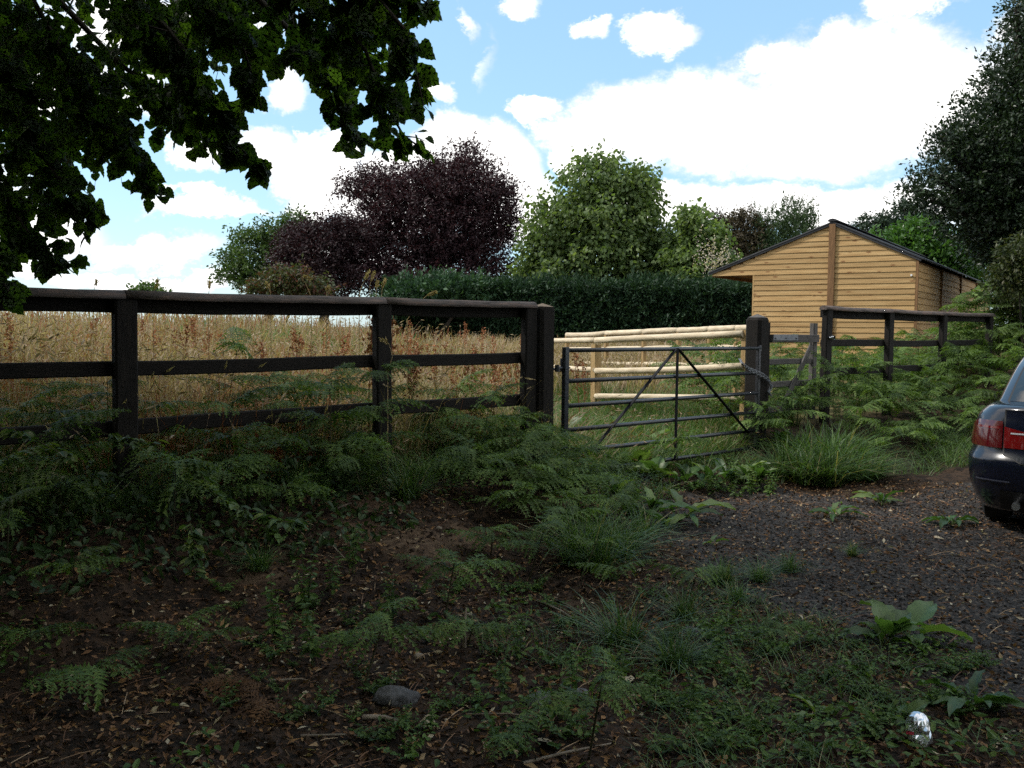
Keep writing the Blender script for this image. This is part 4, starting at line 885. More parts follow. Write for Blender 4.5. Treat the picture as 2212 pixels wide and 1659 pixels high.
# ------------------------------------------------------------------ overhanging lime tree: trunk out of frame on the left, boughs over the view
L_LIME = leafmat('lime_leaf', [(0, (.022, .042, .012)), (.5, (.038, .072, .018)), (1, (.065, .11, .026))], .68, .45, .35, rnd=.2, tcol=(2.2, 2.4, .6))
def lime_leaf_template(seed):
    rr = random.Random(seed); n = 11; up = []
    for i in range(1, n):
        t = i / n; w = .50 * math.sin(math.pi * min(1, t ** .62)) ** .85 * (1 - .12 * t) ; w = max(w, .02); tooth = .035 if i % 2 else -.012
        up.append((t * .97 - .10 * (1 - t) ** 3 * 2, w + tooth + rr.uniform(-.012, .012)))
    mid = [(.0, 0), (.28, 0), (.6, 0), (1.0, 0)]
    curl = rr.uniform(.10, .32); fold = rr.uniform(.03, .16)
    def z(x, y): return fold * abs(y) * 1.2 - curl * x * x + .04 * math.sin(9 * y + seed) * (abs(y) > .2)
    V = [(x, y, z(x, y)) for x, y in mid]; F = []
    for sgn in (1, -1):
        b = len(V); V += [(x, sgn * y, z(x, y)) for x, y in up]
        near = [min(range(4), key=lambda k: abs(mid[k][0] - x) + (0 if k < 3 else .25)) for x, _ in up]
        seq = [(0, b)]
        prev = 0
        for i in range(len(up) - 1):
            m0 = near[i]
            if m0 != prev: F.append((prev, m0, b + i) if sgn < 0 else (m0, prev, b + i)); prev = m0
            F.append((prev, b + i, b + i + 1) if sgn < 0 else (prev, b + i + 1, b + i))
        if prev != 3: F.append((prev, 3, b + len(up) - 1) if sgn < 0 else (3, prev, b + len(up) - 1))
    return np.array(V, float), np.array(F)
def lime():
    base = Vector((-4.6, .6, float(H(-4.6, .6))))
    root = thing('lime_tree', 'big broadleaf lime tree whose dark leafy boughs hang into the upper left of the view', 'tree', base)
    o = np.array(base)
    TT = [lime_leaf_template(s) for s in (3, 8, 13, 21)]
    wood = Geo(); hub = Vector((-4.3, 1.0, 4.2))
    wood.tube([base - base + Vector((0, 0, -.3)), Vector((.05, .05, 1.2)), Vector((.1, .2, 3)), hub - base, Vector((.6, .8, 7)), Vector((.9, 1.0, 10.5))], [.42, .34, .3, .27, .2, .05], 12)
    # visible boughs: photo path points (px, py, depth) and leafy radius in px
    boughs = [  # right-hand lobe
        [(560, -60, 4.6, 80), (700, 20, 4.7, 95), (790, 110, 4.7, 95), (830, 220, 4.7, 75), (870, 290, 4.7, 50), (905, 318, 4.7, 34)],
        [(640, -60, 4.4, 70), (800, -20, 4.4, 80), (880, 70, 4.4, 62), (900, 160, 4.4, 46), (915, 230, 4.4, 34)],
        [(700, -80, 4.5, 70), (860, -40, 4.5, 65), (925, 10, 4.5, 26)],
        [(620, 60, 5.1, 80), (690, 150, 5.1, 60), (740, 230, 5.1, 46), (775, 300, 5.0, 34)],
        [(500, -60, 5.6, 100), (620, 20, 5.6, 90), (700, 80, 5.6, 70), (780, 160, 5.5, 70)],
        # middle lobe
        [(250, -40, 5.2, 110), (360, 60, 5.2, 115), (430, 150, 5.2, 90), (470, 230, 5.2, 62), (500, 300, 5.2, 44), (545, 345, 5.2, 26), (572, 372, 5.2, 16)],
        [(350, -60, 4.8, 100), (450, 20, 4.8, 90), (520, 90, 4.8, 70), (545, 160, 4.8, 34), (565, 232, 4.8, 22)],
        [(420, -30, 6.2, 110), (500, 60, 6.2, 85), (540, 120, 6.2, 50)],
        [(240, 120, 6.0, 110), (330, 200, 6.0, 90), (410, 260, 6.0, 66), (470, 310, 6.0, 40)],
        # left boughs
        [(60, -20, 5.4, 120), (140, 120, 5.4, 120), (210, 230, 5.4, 100), (270, 320, 5.3, 62), (320, 385, 5.3, 36), (345, 408, 5.3, 18)],
        [(-60, 60, 5.0, 120), (40, 220, 5.0, 115), (100, 350, 5.0, 95), (160, 430, 5.0, 60), (215, 462, 5.0, 30)],
        [(-80, 260, 5.0, 110), (0, 400, 5.0, 85), (50, 490, 5.0, 60), (110, 550, 5.0, 42), (160, 590, 5.0, 26)],
        [(-90, 420, 4.6, 80), (-30, 540, 4.6, 50), (5, 610, 4.6, 32), (28, 640, 4.6, 16)],
        [(-100, -80, 6.5, 150), (60, 60, 6.5, 140), (180, 180, 6.5, 120), (220, 300, 6.5, 70)],
        [(150, -80, 6.4, 140), (300, 10, 6.4, 130), (420, 60, 6.4, 100)],
        [(-60, 150, 6.8, 150), (60, 260, 6.8, 120), (120, 370, 6.8, 90), (60, 450, 6.6, 70)]]
    C = []; Dn = []; Sz = []
    for bi, bo in enumerate(boughs):
        pts = [P(x, y, Y) for x, y, Y, _ in bo]
        start = pts[0] + (hub - pts[0]) * .35 + Vector((0, 0, .6))
        wood.tube([hub - base, start - base] + [p - base for p in pts], [.06, .03] + list(np.linspace(.016, .003, len(pts))), 6)
        for i in range(len(bo) - 1):
            pa, pb = pts[i], pts[i + 1]; ra = bo[i][3] * bo[i][2] / F; rb = bo[i + 1][3] * bo[i + 1][2] / F
            area = (pb - pa).length * (ra + rb); n = int(area * 330) + 3
            ax = (pb - pa).normalized()
            for _ in range(max(3, int(n / 3.0))):
                t = random.random(); rr = (ra + (rb - ra) * t) * random.uniform(.55, 1.25); v = Vector(RNG.normal(size=3)); v.normalize(); v = (v * .85 + ax * .35 + Vector((0, 0, -.25))).normalized() * rr; q = pa.lerp(pb, t)
                bend = Vector((0, 0, -.22 * rr)); tw = [q, q + v * .5 + bend * .2, q + v + bend]
                wood.tube([p - base for p in tw], [.004, .0028, .0012], 4)
                m = random.randint(4, 7); sz0 = random.uniform(.066, .108)
                for e in range(m):
                    u = (e + .6) / m; u = .18 + .82 * u; c = tw[0].lerp(tw[1], u * 2) if u < .5 else tw[1].lerp(tw[2], u * 2 - 1)
                    side = Vector((v.y, -v.x, 0)).normalized() * (1 if e % 2 else -1)
                    C.append(np.array(c - base) + RNG.normal(size=3) * .012); Dn.append(np.array(v.normalized() * .55 + side * .75 + Vector((0, 0, -.55))) + RNG.normal(size=3) * .25); Sz.append(sz0 * random.uniform(.7, 1.15))
    C = np.array(C); Dn = unit(np.array(Dn)); Sz = np.array(Sz); n = len(C)
    # the silhouette edge gets the leaves that are parts of their own
    px, py = proj(C + o); vis = (px > -30) & (px < 2240) & (py > -30) & (py < 1690)
    score = np.where(vis, Sz * F / np.linalg.norm(C + o - np.array(EYE), axis=1), 0) + RNG.random(n) * 14
    depth_ok = np.linalg.norm(C + o - np.array(EYE), axis=1)
    score = score - 6 * (depth_ok - 4.4); score[~vis] = -99
    order = np.argsort(-score); single = set(order[:290].tolist())
    Nn = unit(RNG.normal(size=(n, 3)) * .6 + np.array([0, -.65, .55]))
    lm = [mesh_np('leaf', v, [f], L_LIME, RNG.random() * np.ones(len(v)), True) for v, f in TT] + [mesh_np('leaf', v, [f], L_LIME, RNG.random() * np.ones(len(v)), True) for v, f in TT]
    foliage = Geo()
    rest = [[], [], [], []]
    for i in range(n):
        if i in single:
            D = Vector(Dn[i]); Y = Vector(Nn[i]).cross(D).normalized(); Z = D.cross(Y); M = Matrix((D, Y, Z)).transposed().to_4x4() @ Matrix.Scale(Sz[i], 4); M.translation = Vector(C[i]) + base
            obj('leaf', lm[i % 8], root, M)
        else: rest[i % 4].append(i)
    for k in range(4):
        ii = np.array(rest[k]); V, Fq, T = leaves(C[ii], Dn[ii], Nn[ii], Sz[ii], Sz[ii], RNG.random(len(ii)), TT[k]); foliage.add(V, Fq, T)
    tag(obj('foliage', foliage.mesh('foliage', L_LIME, True), root), kind='stuff')
    # unseen canopy overhead and behind the camera, shaped to shade the foreground
    m = 44000; v = rvec(m); rad = RNG.random(m) ** .5
    Cc = np.array([-4.0, 2.6, 6.9]) + v * rad[:, None] * np.array([5.9, 7.0, 3.6])
    low = RNG.random(m) < .42; Cc[low] = np.array([-8.2, 4.6, 4.4]) + (v * rad[:, None] * np.array([3.6, 5.0, 4.2]))[low]  # low leaf mass added outside the left edge to block sky and sun
    lump = fbm(Cc[:, 0] * .6, Cc[:, 1] * .6 + Cc[:, 2] * .3, 91, 3); Cc = Cc[lump > -.16]; low = low[lump > -.16]
    px, py = proj(Cc); keep = ~((px > -160) & (px < 2400) & (py > -130) & (py < 1900)); keep &= (Cc[:, 2] > 2.6) | low & (Cc[:, 2] > .5)
    keep &= np.linalg.norm(Cc - np.array(EYE), axis=1) > 1.6
    Cc = Cc[keep] - o; k = len(Cc); Dd = unit(RNG.normal(size=(k, 3)) + np.array([0, 0, -.8])); Nd = unit(RNG.normal(size=(k, 3)) * .7 + np.array([0, 0, .8]))
    V, Fq, T = leaves(Cc, Dd, Nd, .17 + .06 * RNG.random(k), .15, RNG.random(k), T_LEAF6)
    tag(obj('canopy', mesh_np('canopy', V, [Fq], L_LIME, T), root), kind='stuff')
    for a in range(11):
        an = 2 * math.pi * a / 11; e = Vector((math.cos(an) * 4.5, math.sin(an) * 4.2, 2.2 + (a % 3) * .9)); wood.tube([hub - base, hub - base + e * .5 + Vector((0, 0, .5)), hub - base + e], [.11, .07, .02], 6)
    obj('trunk', wood.mesh('trunk', M_BARK, True), root)
    print('lime leaves', n, k)
lime()

# unseen wall of tree leaves added behind the camera to block sky light
def sky_blocking_leaves():
    g = Geo(); m = 15000; a = R(-200) + R(220) * RNG.random(m); rad = 8.5 + 5 * RNG.random(m) ** 1.3; x = rad * np.cos(a) * 1.15 + 1; y = rad * np.sin(a) - 1.0; z = 11 * RNG.random(m) ** .8
    m_ = (y < 1.5 - .0 * x) & ~((x > 0) & (y > -2)); C = np.stack([x, y, z], -1)[m_]; n = len(C); V, Fq, T = leaves(C, RNG.normal(size=(n, 3)) + np.array([0, 0, -.5]), unit(RNG.normal(size=(n, 3)) * .6 + np.array([0, 0, .6])), .55 + .2 * RNG.random(n), .42, RNG.random(n), T_LEAF6); g.add(V, Fq, T)
    tag(obj('sky_blocking_leaves', g.mesh('sky_blocking_leaves', L_LIME)), 'unseen leaf wall added behind the camera to shade the foreground', None, None, 'stuff')
sky_blocking_leaves()
# ------------------------------------------------------------------ bracken
L_FERN = leafmat('bracken_frond', [(0, (.028, .058, .013)), (.5, (.066, .116, .025)), (1, (.15, .215, .055))], .32, .55, .25, rnd=.3)
L_DEAD = leafmat('dead_bracken', [(0, (.05, .025, .012)), (.5, (.09, .045, .02)), (1, (.13, .07, .03))], .1, .8, .2)
M_STEM = nmat('bracken_stem', [(.3, (.03, .035, .015)), (.7, (.07, .06, .028))], 6, .7)
def frond_mesh(seed, npair, kl, droop, mat, name='frond', side=1.0):
    rr = np.random.default_rng(seed); V = []; F = []; T = []
    def tri(a, b, c, t): i = len(V); V.extend((a, b, c)); F.append((i, i + 1, i + 2)); T.extend((t, t, t))
    def rach(t): return np.array([t, .03 * math.sin(2.2 * t + seed), .20 * t - droop * max(t, 0) ** 2.2])
    for i in range(npair):
        t = .03 + .95 * (i / (npair - 1)) ** .92; Lp = .40 * (1 - t) ** .78 * (.82 + .36 * rr.random()) + .012
        for sgn in (1, -1):
            o = rach(t); fa = .32 + .22 * rr.random(); d = np.array([math.sin(fa), sgn * math.cos(fa) * side, .10 * rr.normal()]); d /= np.linalg.norm(d); dr = .35 + .45 * rr.random(); tn = rr.random()
            def pin(q): return o + d * Lp * q + np.array([0.10 * Lp * q * q, 0, -dr * Lp * q * q])
            ee = np.array([1, 0, 0.0]) - d * d[0]; ee /= np.linalg.norm(ee)
            for k in range(kl):
                q0 = k / kl; q1 = (k + .92) / kl; qm = (q0 + q1) / 2; a = pin(q0); b = pin(q1); ll = .085 * (1 - qm) ** .55 * (Lp / .4) ** .6 + .010
                c = pin(min(1.0, qm + .03))
                for s2 in (1, -1):
                    tip = c + ee * s2 * ll + d * ll * .55 + np.array([0, 0, -.12 * ll + .02 * rr.normal()])
                    tri(a, b, tip, np.clip(.6 * tn + .4 * rr.random(), 0, 1)) if s2 > 0 else tri(b, a, tip, np.clip(.6 * tn + .4 * rr.random(), 0, 1))
    g = Geo(); g.add(np.array(V), np.array(F), np.array(T)); g.tube([rach(t) for t in (-.08, .2, .5, .8, 1.0)], [.009, .008, .006, .004, .0015], 4, .55)
    return g.mesh(name, mat)
FR_N = [frond_mesh(s, 12, 8, dr, L_FERN) for s, dr in ((1, .28), (2, .42), (3, .36), (4, .5), (5, .22))]
FR_F = [frond_mesh(s, 11, 5, dr, L_FERN) for s, dr in ((6, .3), (7, .45), (8, .38), (9, .25))]
FR_D = [frond_mesh(s, 12, 6, .55, L_DEAD) for s in (11, 12)]
g = Geo(); g.tube([(0, 0, -.08), (.0, 0, .4), (0, 0, 1)], [.0055, .0045, .0025], 5); ME_STEM = g.mesh('stem', M_STEM)
FERNS = [0]
def fern(base, h, size, tiers=2, label=None, group=None, yaw=None, lean=(0, 0), near=True, dead=False, top=True):
    FERNS[0] += 1; rr = random
    root = thing('bracken_fern' if not dead else 'dead_bracken_fern', label, 'fern', base, group)
    tip = Vector((lean[0], lean[1], h)); M, l = frame((0, 0, 0), tip, (0, 1, 0)); q = Vector((0, 0, 1)).rotation_difference(tip.normalized())
    st = bpy.data.objects.new('stem', ME_STEM); link(st); st.parent = root; st.matrix_local = q.to_matrix().to_4x4() @ Matrix.Diagonal((1, 1, tip.length, 1))
    yaw = rr.uniform(0, 6.28) if yaw is None else yaw; pool = FR_D if dead else (FR_N if near else FR_F)
    def put(pos, yw, pitch, sc):
        f = bpy.data.objects.new('frond', rr.choice(pool)); link(f); f.parent = root
        f.matrix_local = Matrix.Translation(pos) @ Matrix.Rotation(yw, 4, 'Z') @ Matrix.Rotation(-pitch, 4, 'Y') @ Matrix.Rotation(rr.uniform(-.35, .35), 4, 'X') @ Matrix.Diagonal((sc, sc * rr.uniform(.85, 1.15), sc, 1))
    for k in range(tiers):
        t = 1 - .30 * (tiers - 1 - k) if tiers > 1 else .92; sc = size * (1 - .18 * k)
        yk = yaw + k * rr.uniform(.7, 1.3)
        for j in range(2): put(tip * max(.3, t - .05 * j), yk + math.pi * j + rr.uniform(-.35, .35), rr.uniform(-.05, .28), sc * rr.uniform(.8, 1.15))
    if top: put(tip, yaw + math.pi / 2 + rr.uniform(-.9, .9), rr.uniform(.15, .6), size * rr.uniform(.6, .85))
    return root
def fern_px(px, py, h, size, label, tiers=2, group=None, **kw):
    q = G(px, py); return fern(q, h, size, tiers, label, group, **kw)
# singled-out ferns of the foreground and the bank
for a in [
    (1140, 1262, .50, .46, 'bracken fern with a tall bare stem on the bank slope below the left gate post', 2, .2),
    (962, 1330, .36, .42, 'low spreading bracken fern in the middle of the bare bank, below the brown soil patch', 1, 0.1),
    (785, 1490, .42, .40, 'bracken fern with long level fronds above the grey lump of stone', 2, .15),
    (1272, 1640, .46, .34, 'slender upright bracken fern at the bottom edge, right of the two stones', 2, .5),
    (1050, 1652, .16, .30, 'small dark bracken fern lying close to the bottom edge', 1, 1.2),
    (1255, 1250, .30, .30, 'bracken fern beside the dark grass tuft on the bank foot', 1, .3),
    (1490, 1290, .20, .32, 'pale-edged bracken fern at the edge of the gravel below the gate', 1, .1),
    (1330, 1290, .22, .34, 'feathery bracken fern left of the gravel edge', 1, -.2),
    (225, 1520, .22, .44, 'bracken fern with a striped frond in the deep shade at the lower left', 1, .9),
    (60, 1470, .30, .46, 'bracken fern cut off by the left edge in deep shade', 1, -.3),
    (330, 1440, .24, .36, 'upright bracken frond catching light in the dark lower left', 1, .7),
    (120, 1330, .34, .44, 'bracken fern at the far left on the shaded bank slope', 2, -.2),
    (500, 1420, .2, .32, 'small bracken fern in dark leaf litter left of the bare soil', 1, .2),
    (1010, 1395, .18, .36, 'bracken fern beside the pale upright stick', 1, .0),
    (1650, 1395, .12, .22, 'tiny fern among low weeds beside the gravel', 1, .4)]:
    fern_px(a[0], a[1], a[2] * .85, a[3] * (.72 if a[0] < 600 else .82), a[4], 1 if a[0] < 600 else a[5], yaw=a[6], lean=(random.uniform(-.12, .12), random.uniform(-.12, .06)), top=random.random() < .5)
# the fern arching over the left fence
q = G(470, 1000); fern(q, 1.02, .58, 3, 'tall bracken fern leaning over the middle rail in front of the left fence', None, yaw=-.5, lean=(.20, -.05))
q = G(590, 1020); fern(q, .70, .56, 2, 'bracken fern with long drooping fronds crossing the lowest rail of the left fence', None, yaw=-.3, lean=(.05, -.05))
q = G(660, 1010); fern(q, .22, .40, 1, 'bracken fern at the top of the bank before the bottom rail', None, yaw=0)
q = G(230, 1010); fern(q, .44, .46, 1, 'bracken fern before the foot of the leftmost fence post', None, yaw=.2)
q = G(90, 1040); fern(q, .40, .46, 1, 'bracken fern under the rails at the left edge', None, yaw=-.4)
for s, d, h, sz, lab in ((-.62, .22, .80, .56, 'tall bracken fern covering the lower rail midway between the two left posts'), (-.20, .20, .92, .50, 'bracken fern standing up against the second fence post on the near side'), (-1.45, .25, .66, .54, 'tall bracken fern before the lower rail just right of the leftmost post'),
                         (-2.5, .25, .62, .54, 'tall dark bracken fern before the rails at the far left'), (.85, .22, .62, .50, 'bracken fern covering the lower rail before the gate post')):
    p = W3(s, d, 0); fern(onground(p.x, p.y), h, sz, 3, lab, None, yaw=-UA + random.uniform(-.3, .3), lean=(random.uniform(-.05, .12), -.08))
# along the fence line: s, d, h, size
for s, d, h, sz, lab in [
    (.10, -.28, .86, .44, 'bracken fern hanging onto the second fence post from the field side'),
    (-.75, -.45, .80, .40, 'bracken fern behind the left fence among straw grass, between the two posts'),
    (-.45, -.60, .72, .42, 'bracken fern just behind the middle rail, left of the second post'),
    (1.05, -.35, .66, .52, 'dark ribbed bracken fern behind the rails next to the left gate post'),
    (.65, -.3, .50, .40, 'bracken fern behind the lower rail right of the second post'),
    (1.25, .30, .42, .48, 'bracken fern with bright tips at the foot of the left gate post'),
    (1.55, .45, .34, .50, 'bracken fern in front of the left gate post, lowest of its cluster'),
    (1.95, .38, .36, .44, 'bracken fern beneath the hinge end of the metal gate'),
    (.85, .36, .36, .44, 'bracken fern before the lowest rail left of the gate post'),
    (2.35, .30, .24, .40, 'bracken fern under the lowest bar of the metal gate'),
    (2.2, -.4, .5, .42, 'bracken fern behind the hinge end of the metal gate'),
    (3.45, .32, .42, .46, 'bracken fern growing before the middle of the metal gate'),
    (5.10, .28, .62, .50, 'bracken fern with long pale fronds spread across the right gate post'),
    (5.30, .30, .38, .42, 'bracken fern at the foot of the chained gate post'),
    (5.55, .45, .46, .40, 'bracken fern standing before the small wooden gate'),
    (5.75, -.3, .98, .44, 'bracken fern seen through the upper gap of the small wooden gate'),
    (5.35, -.35, .80, .44, 'bracken fern behind the small wooden gate by its hinge')]:
    p = W3(s, d, 0); fern(Vector((p.x, p.y, float(H(p.x, p.y)))), h, sz, 2, lab, None, yaw=random.choice((-UA, -UA + .4, -UA - .5)) + random.uniform(-.2, .2))
# bracken belt along the left fence
def left_bay(s): return 'left of the leftmost post' if s < sP1 else 'between the two left posts' if s < sP2 else 'between the second post and gate post'
for s in np.arange(-3.9, 1.8, .30):
    for d in (.28, .62, -.30, -.75):
        if random.random() < (.25 if d > 0 else .3) or (d > .5 and s < -.6 and random.random() < .6) or (d > .1 and -.45 < s < .7 and (d > .5 or random.random() < .5)) or (d > 0 and s < -.9 and random.random() < .35): continue
        s2, d2 = s + random.uniform(-.12, .12), d + random.uniform(-.12, .12); p = W3(s2, d2, 0); q = onground(p.x, p.y)
        fern(q, random.uniform(.26, .46) if d > 0 else random.uniform(.42, .74), random.uniform(.32, .46), 2 if d < 0 else random.choice((1, 2)), ('bracken fern crowding the front of the left fence, ' if d > 0 else 'bracken fern in straw grass behind the left fence, ') + left_bay(s2), 'bracken along the left fence', yaw=-UA + random.uniform(-.9, .9), lean=(random.uniform(-.1, .1), random.uniform(-.12, .02)), top=random.random() < .4)
# tall bracken closing the right edge
for px in range(2070, 2250, 20):
    for Y in (16.4, 18.0):
        r = ray(px + random.uniform(-10, 10), 680); x = r.x / r.y * Y; q = onground(x, Y); zt = P(px, random.uniform(615, 665) + (2212 - px) * .12, Y).z
        fern(q, max(.7, zt - q.z), random.uniform(.6, .85), 3, 'tall bracken fern rising beside the end of the right-hand fence, by the right edge', 'tall bracken at the right edge', near=False, yaw=-UA + random.uniform(-.8, .8), lean=(-.1, -.15))
# thicket around the right-hand fence
def bay(s):
    for lim, nm in zip(sR, ('beside the small gate', 'between its first two posts', 'between its middle posts', 'between its last two posts')):
        if s < lim: return nm
    return 'beyond its last post'
n = 0
for s in np.arange(6.1, 14.8, .46):
    for d in (-2.6, -1.9, -1.25, -.65, -.3, .28, .75, 1.25):
        s2 = s + random.uniform(-.22, .22); d2 = d + random.uniform(-.2, .2)
        if d > 1 and (s < 7.2 or random.random() < .25): continue
        p = W3(s2, d2, 0); q = onground(p.x, p.y)
        if q.x > .62 * q.y + 1.2 or (d2 < -1 and s2 < 7): continue
        back = d2 < -.5
        h = random.uniform(.55, 1.0) if back else (random.uniform(.40, .85) if d2 < .5 else random.uniform(.25, .58))
        if random.random() < .15: continue
        n += 1
        fern(q, h, random.uniform(.48, .68) if h > .5 else random.uniform(.38, .5), 3 if h > .75 else 2,
             'bracken fern ' + ('behind' if back else ('against the front of' if d2 < .5 else 'low down before')) + ' the right-hand fence, ' + bay(s2),
             'bracken thicket around the right-hand fence', near=d2 > -.4, lean=(random.uniform(-.12, .12), random.uniform(-.15, .05)))
for px, py, h in ((1930, 985, .34), (1880, 1000, .26), (1985, 960, .34), (2060, 930, .40), (2090, 880, .45), (1840, 960, .30), (2020, 985, .22)):
    fern_px(px, py, h, .40, 'low bracken fern at the front edge of the right-hand thicket, left of the car', 1, 'low ferns at the edge of the thicket')
print('ferns', FERNS, n)
for px, py in ((540, 1530), (430, 1500), (880, 1250)):
    fern_px(px, py, .03, .26, 'flattened rust-brown dead bracken lying on the dark soil', 1, 'dead bracken on the bank', dead=True, top=False)

# ------------------------------------------------------------------ grasses
L_STRAW = leafmat('meadow_grass_blade', [(0, (.06, .125, .03)), (.22, (.105, .165, .05)), (.36, (.17, .125, .075)), (.6, (.29, .215, .14)), (.85, (.41, .33, .23)), (.93, (.27, .10, .05)), (1, (.21, .07, .04))], .25, .65, .2)
L_GRASS = leafmat('green_grass_blade', [(0, (.035, .075, .020)), (.5, (.07, .13, .034)), (.9, (.12, .18, .06)), (1, (.25, .21, .11))], .28, .45, .35, rnd=.2)
def blades(C, h, w, lean, tint, curve=.5, face=None, heads=None):
    n = len(C); a = RNG.random(n) * 2 * math.pi; dx = np.stack([np.cos(a), np.sin(a), np.zeros(n)], -1)
    fa = a + math.pi / 2 + .5 * RNG.normal(size=n); wx = np.stack([np.cos(fa), np.sin(fa), np.zeros(n)], -1)
    h = np.broadcast_to(h, (n,)); w = np.broadcast_to(w, (n,)); lean = np.broadcast_to(lean, (n,))
    V = np.zeros((n, 7, 3))
    for k, t in enumerate((0, .38, .75)):
        c = C + dx * (lean * h * (t * .45 + curve * t * t))[:, None]; c = c + np.array([0, 0, 1]) * (h * (t - .35 * lean * curve * t * t))[:, None]
        ww = w * (1, .9, .6)[k] / 2
        V[:, 2 * k] = c - wx * ww[:, None]; V[:, 2 * k + 1] = c + wx * ww[:, None]
    t = 1.0; V[:, 6] = C + dx * (lean * h * (.45 + curve))[:, None] + np.array([0, 0, 1]) * (h * (1 - .42 * lean * curve))[:, None]
    o = (np.arange(n) * 7)[:, None]
    Q = np.concatenate([o + np.array([[0, 1, 3, 2]]), o + np.array([[2, 3, 5, 4]])]); T3 = o + np.array([[4, 5, 6]])
    return V.reshape(-1, 3), Q, T3, np.repeat(np.broadcast_to(tint, (n,)), 7), V[:, 6], dx
def add_blades(g, *a, heads=0.0, hl=.09, hw=.016, htint=None, **kw):
    V, Q, T3, T, tips, dx = blades(*a, **kw); i = g.n
    g.V.append(V.astype(np.float32)); g.T.append(T.astype(np.float32)); g.F.setdefault(4, []).append((Q + i).astype(np.int32)); g.F.setdefault(3, []).append((T3 + i).astype(np.int32)); g.n += len(V)
    if heads:
        m = RNG.random(len(tips)) < heads; c = tips[m]; k = len(c)
        D = unit(dx[m] * .8 + np.array([0, 0, .35]) + RNG.normal(size=(k, 3)) * .35)
        for r_ in range(2):
            V, Fq, T = leaves(c - D * .02, D, rvec(k), hl * (.6 + .8 * RNG.random(k)), hw, np.clip((htint if htint is not None else .7) + .1 * RNG.normal(size=k), 0, .9)); g.add(V, Fq, T)
def field_tint(x, y, d):
    g = .62 + .15 * RNG.normal(size=len(x)); patch = fbm(x * .8, y * .8, 41, 4); r_ = RNG.random(len(x)); g = g + .5 * fbm(x * 2.1, y * 2.1, 47, 3); red = (fbm(x * .9, y * .9, 43, 3) > .02) & (r_ > .6)
    green = (patch < -.05) & (r_ < .85) | (r_ < .10 + .38 * sstep(d, -2.2, -.5) + .4 * (1 - sstep(x / np.maximum(y, 1), -.46, -.40)) * sstep(d, -7, -2))
    g = np.where(green, .24 * RNG.random(len(x)), np.clip(g, .36, .87)); return np.where(red & ~green, .92 + .08 * RNG.random(len(x)), g)
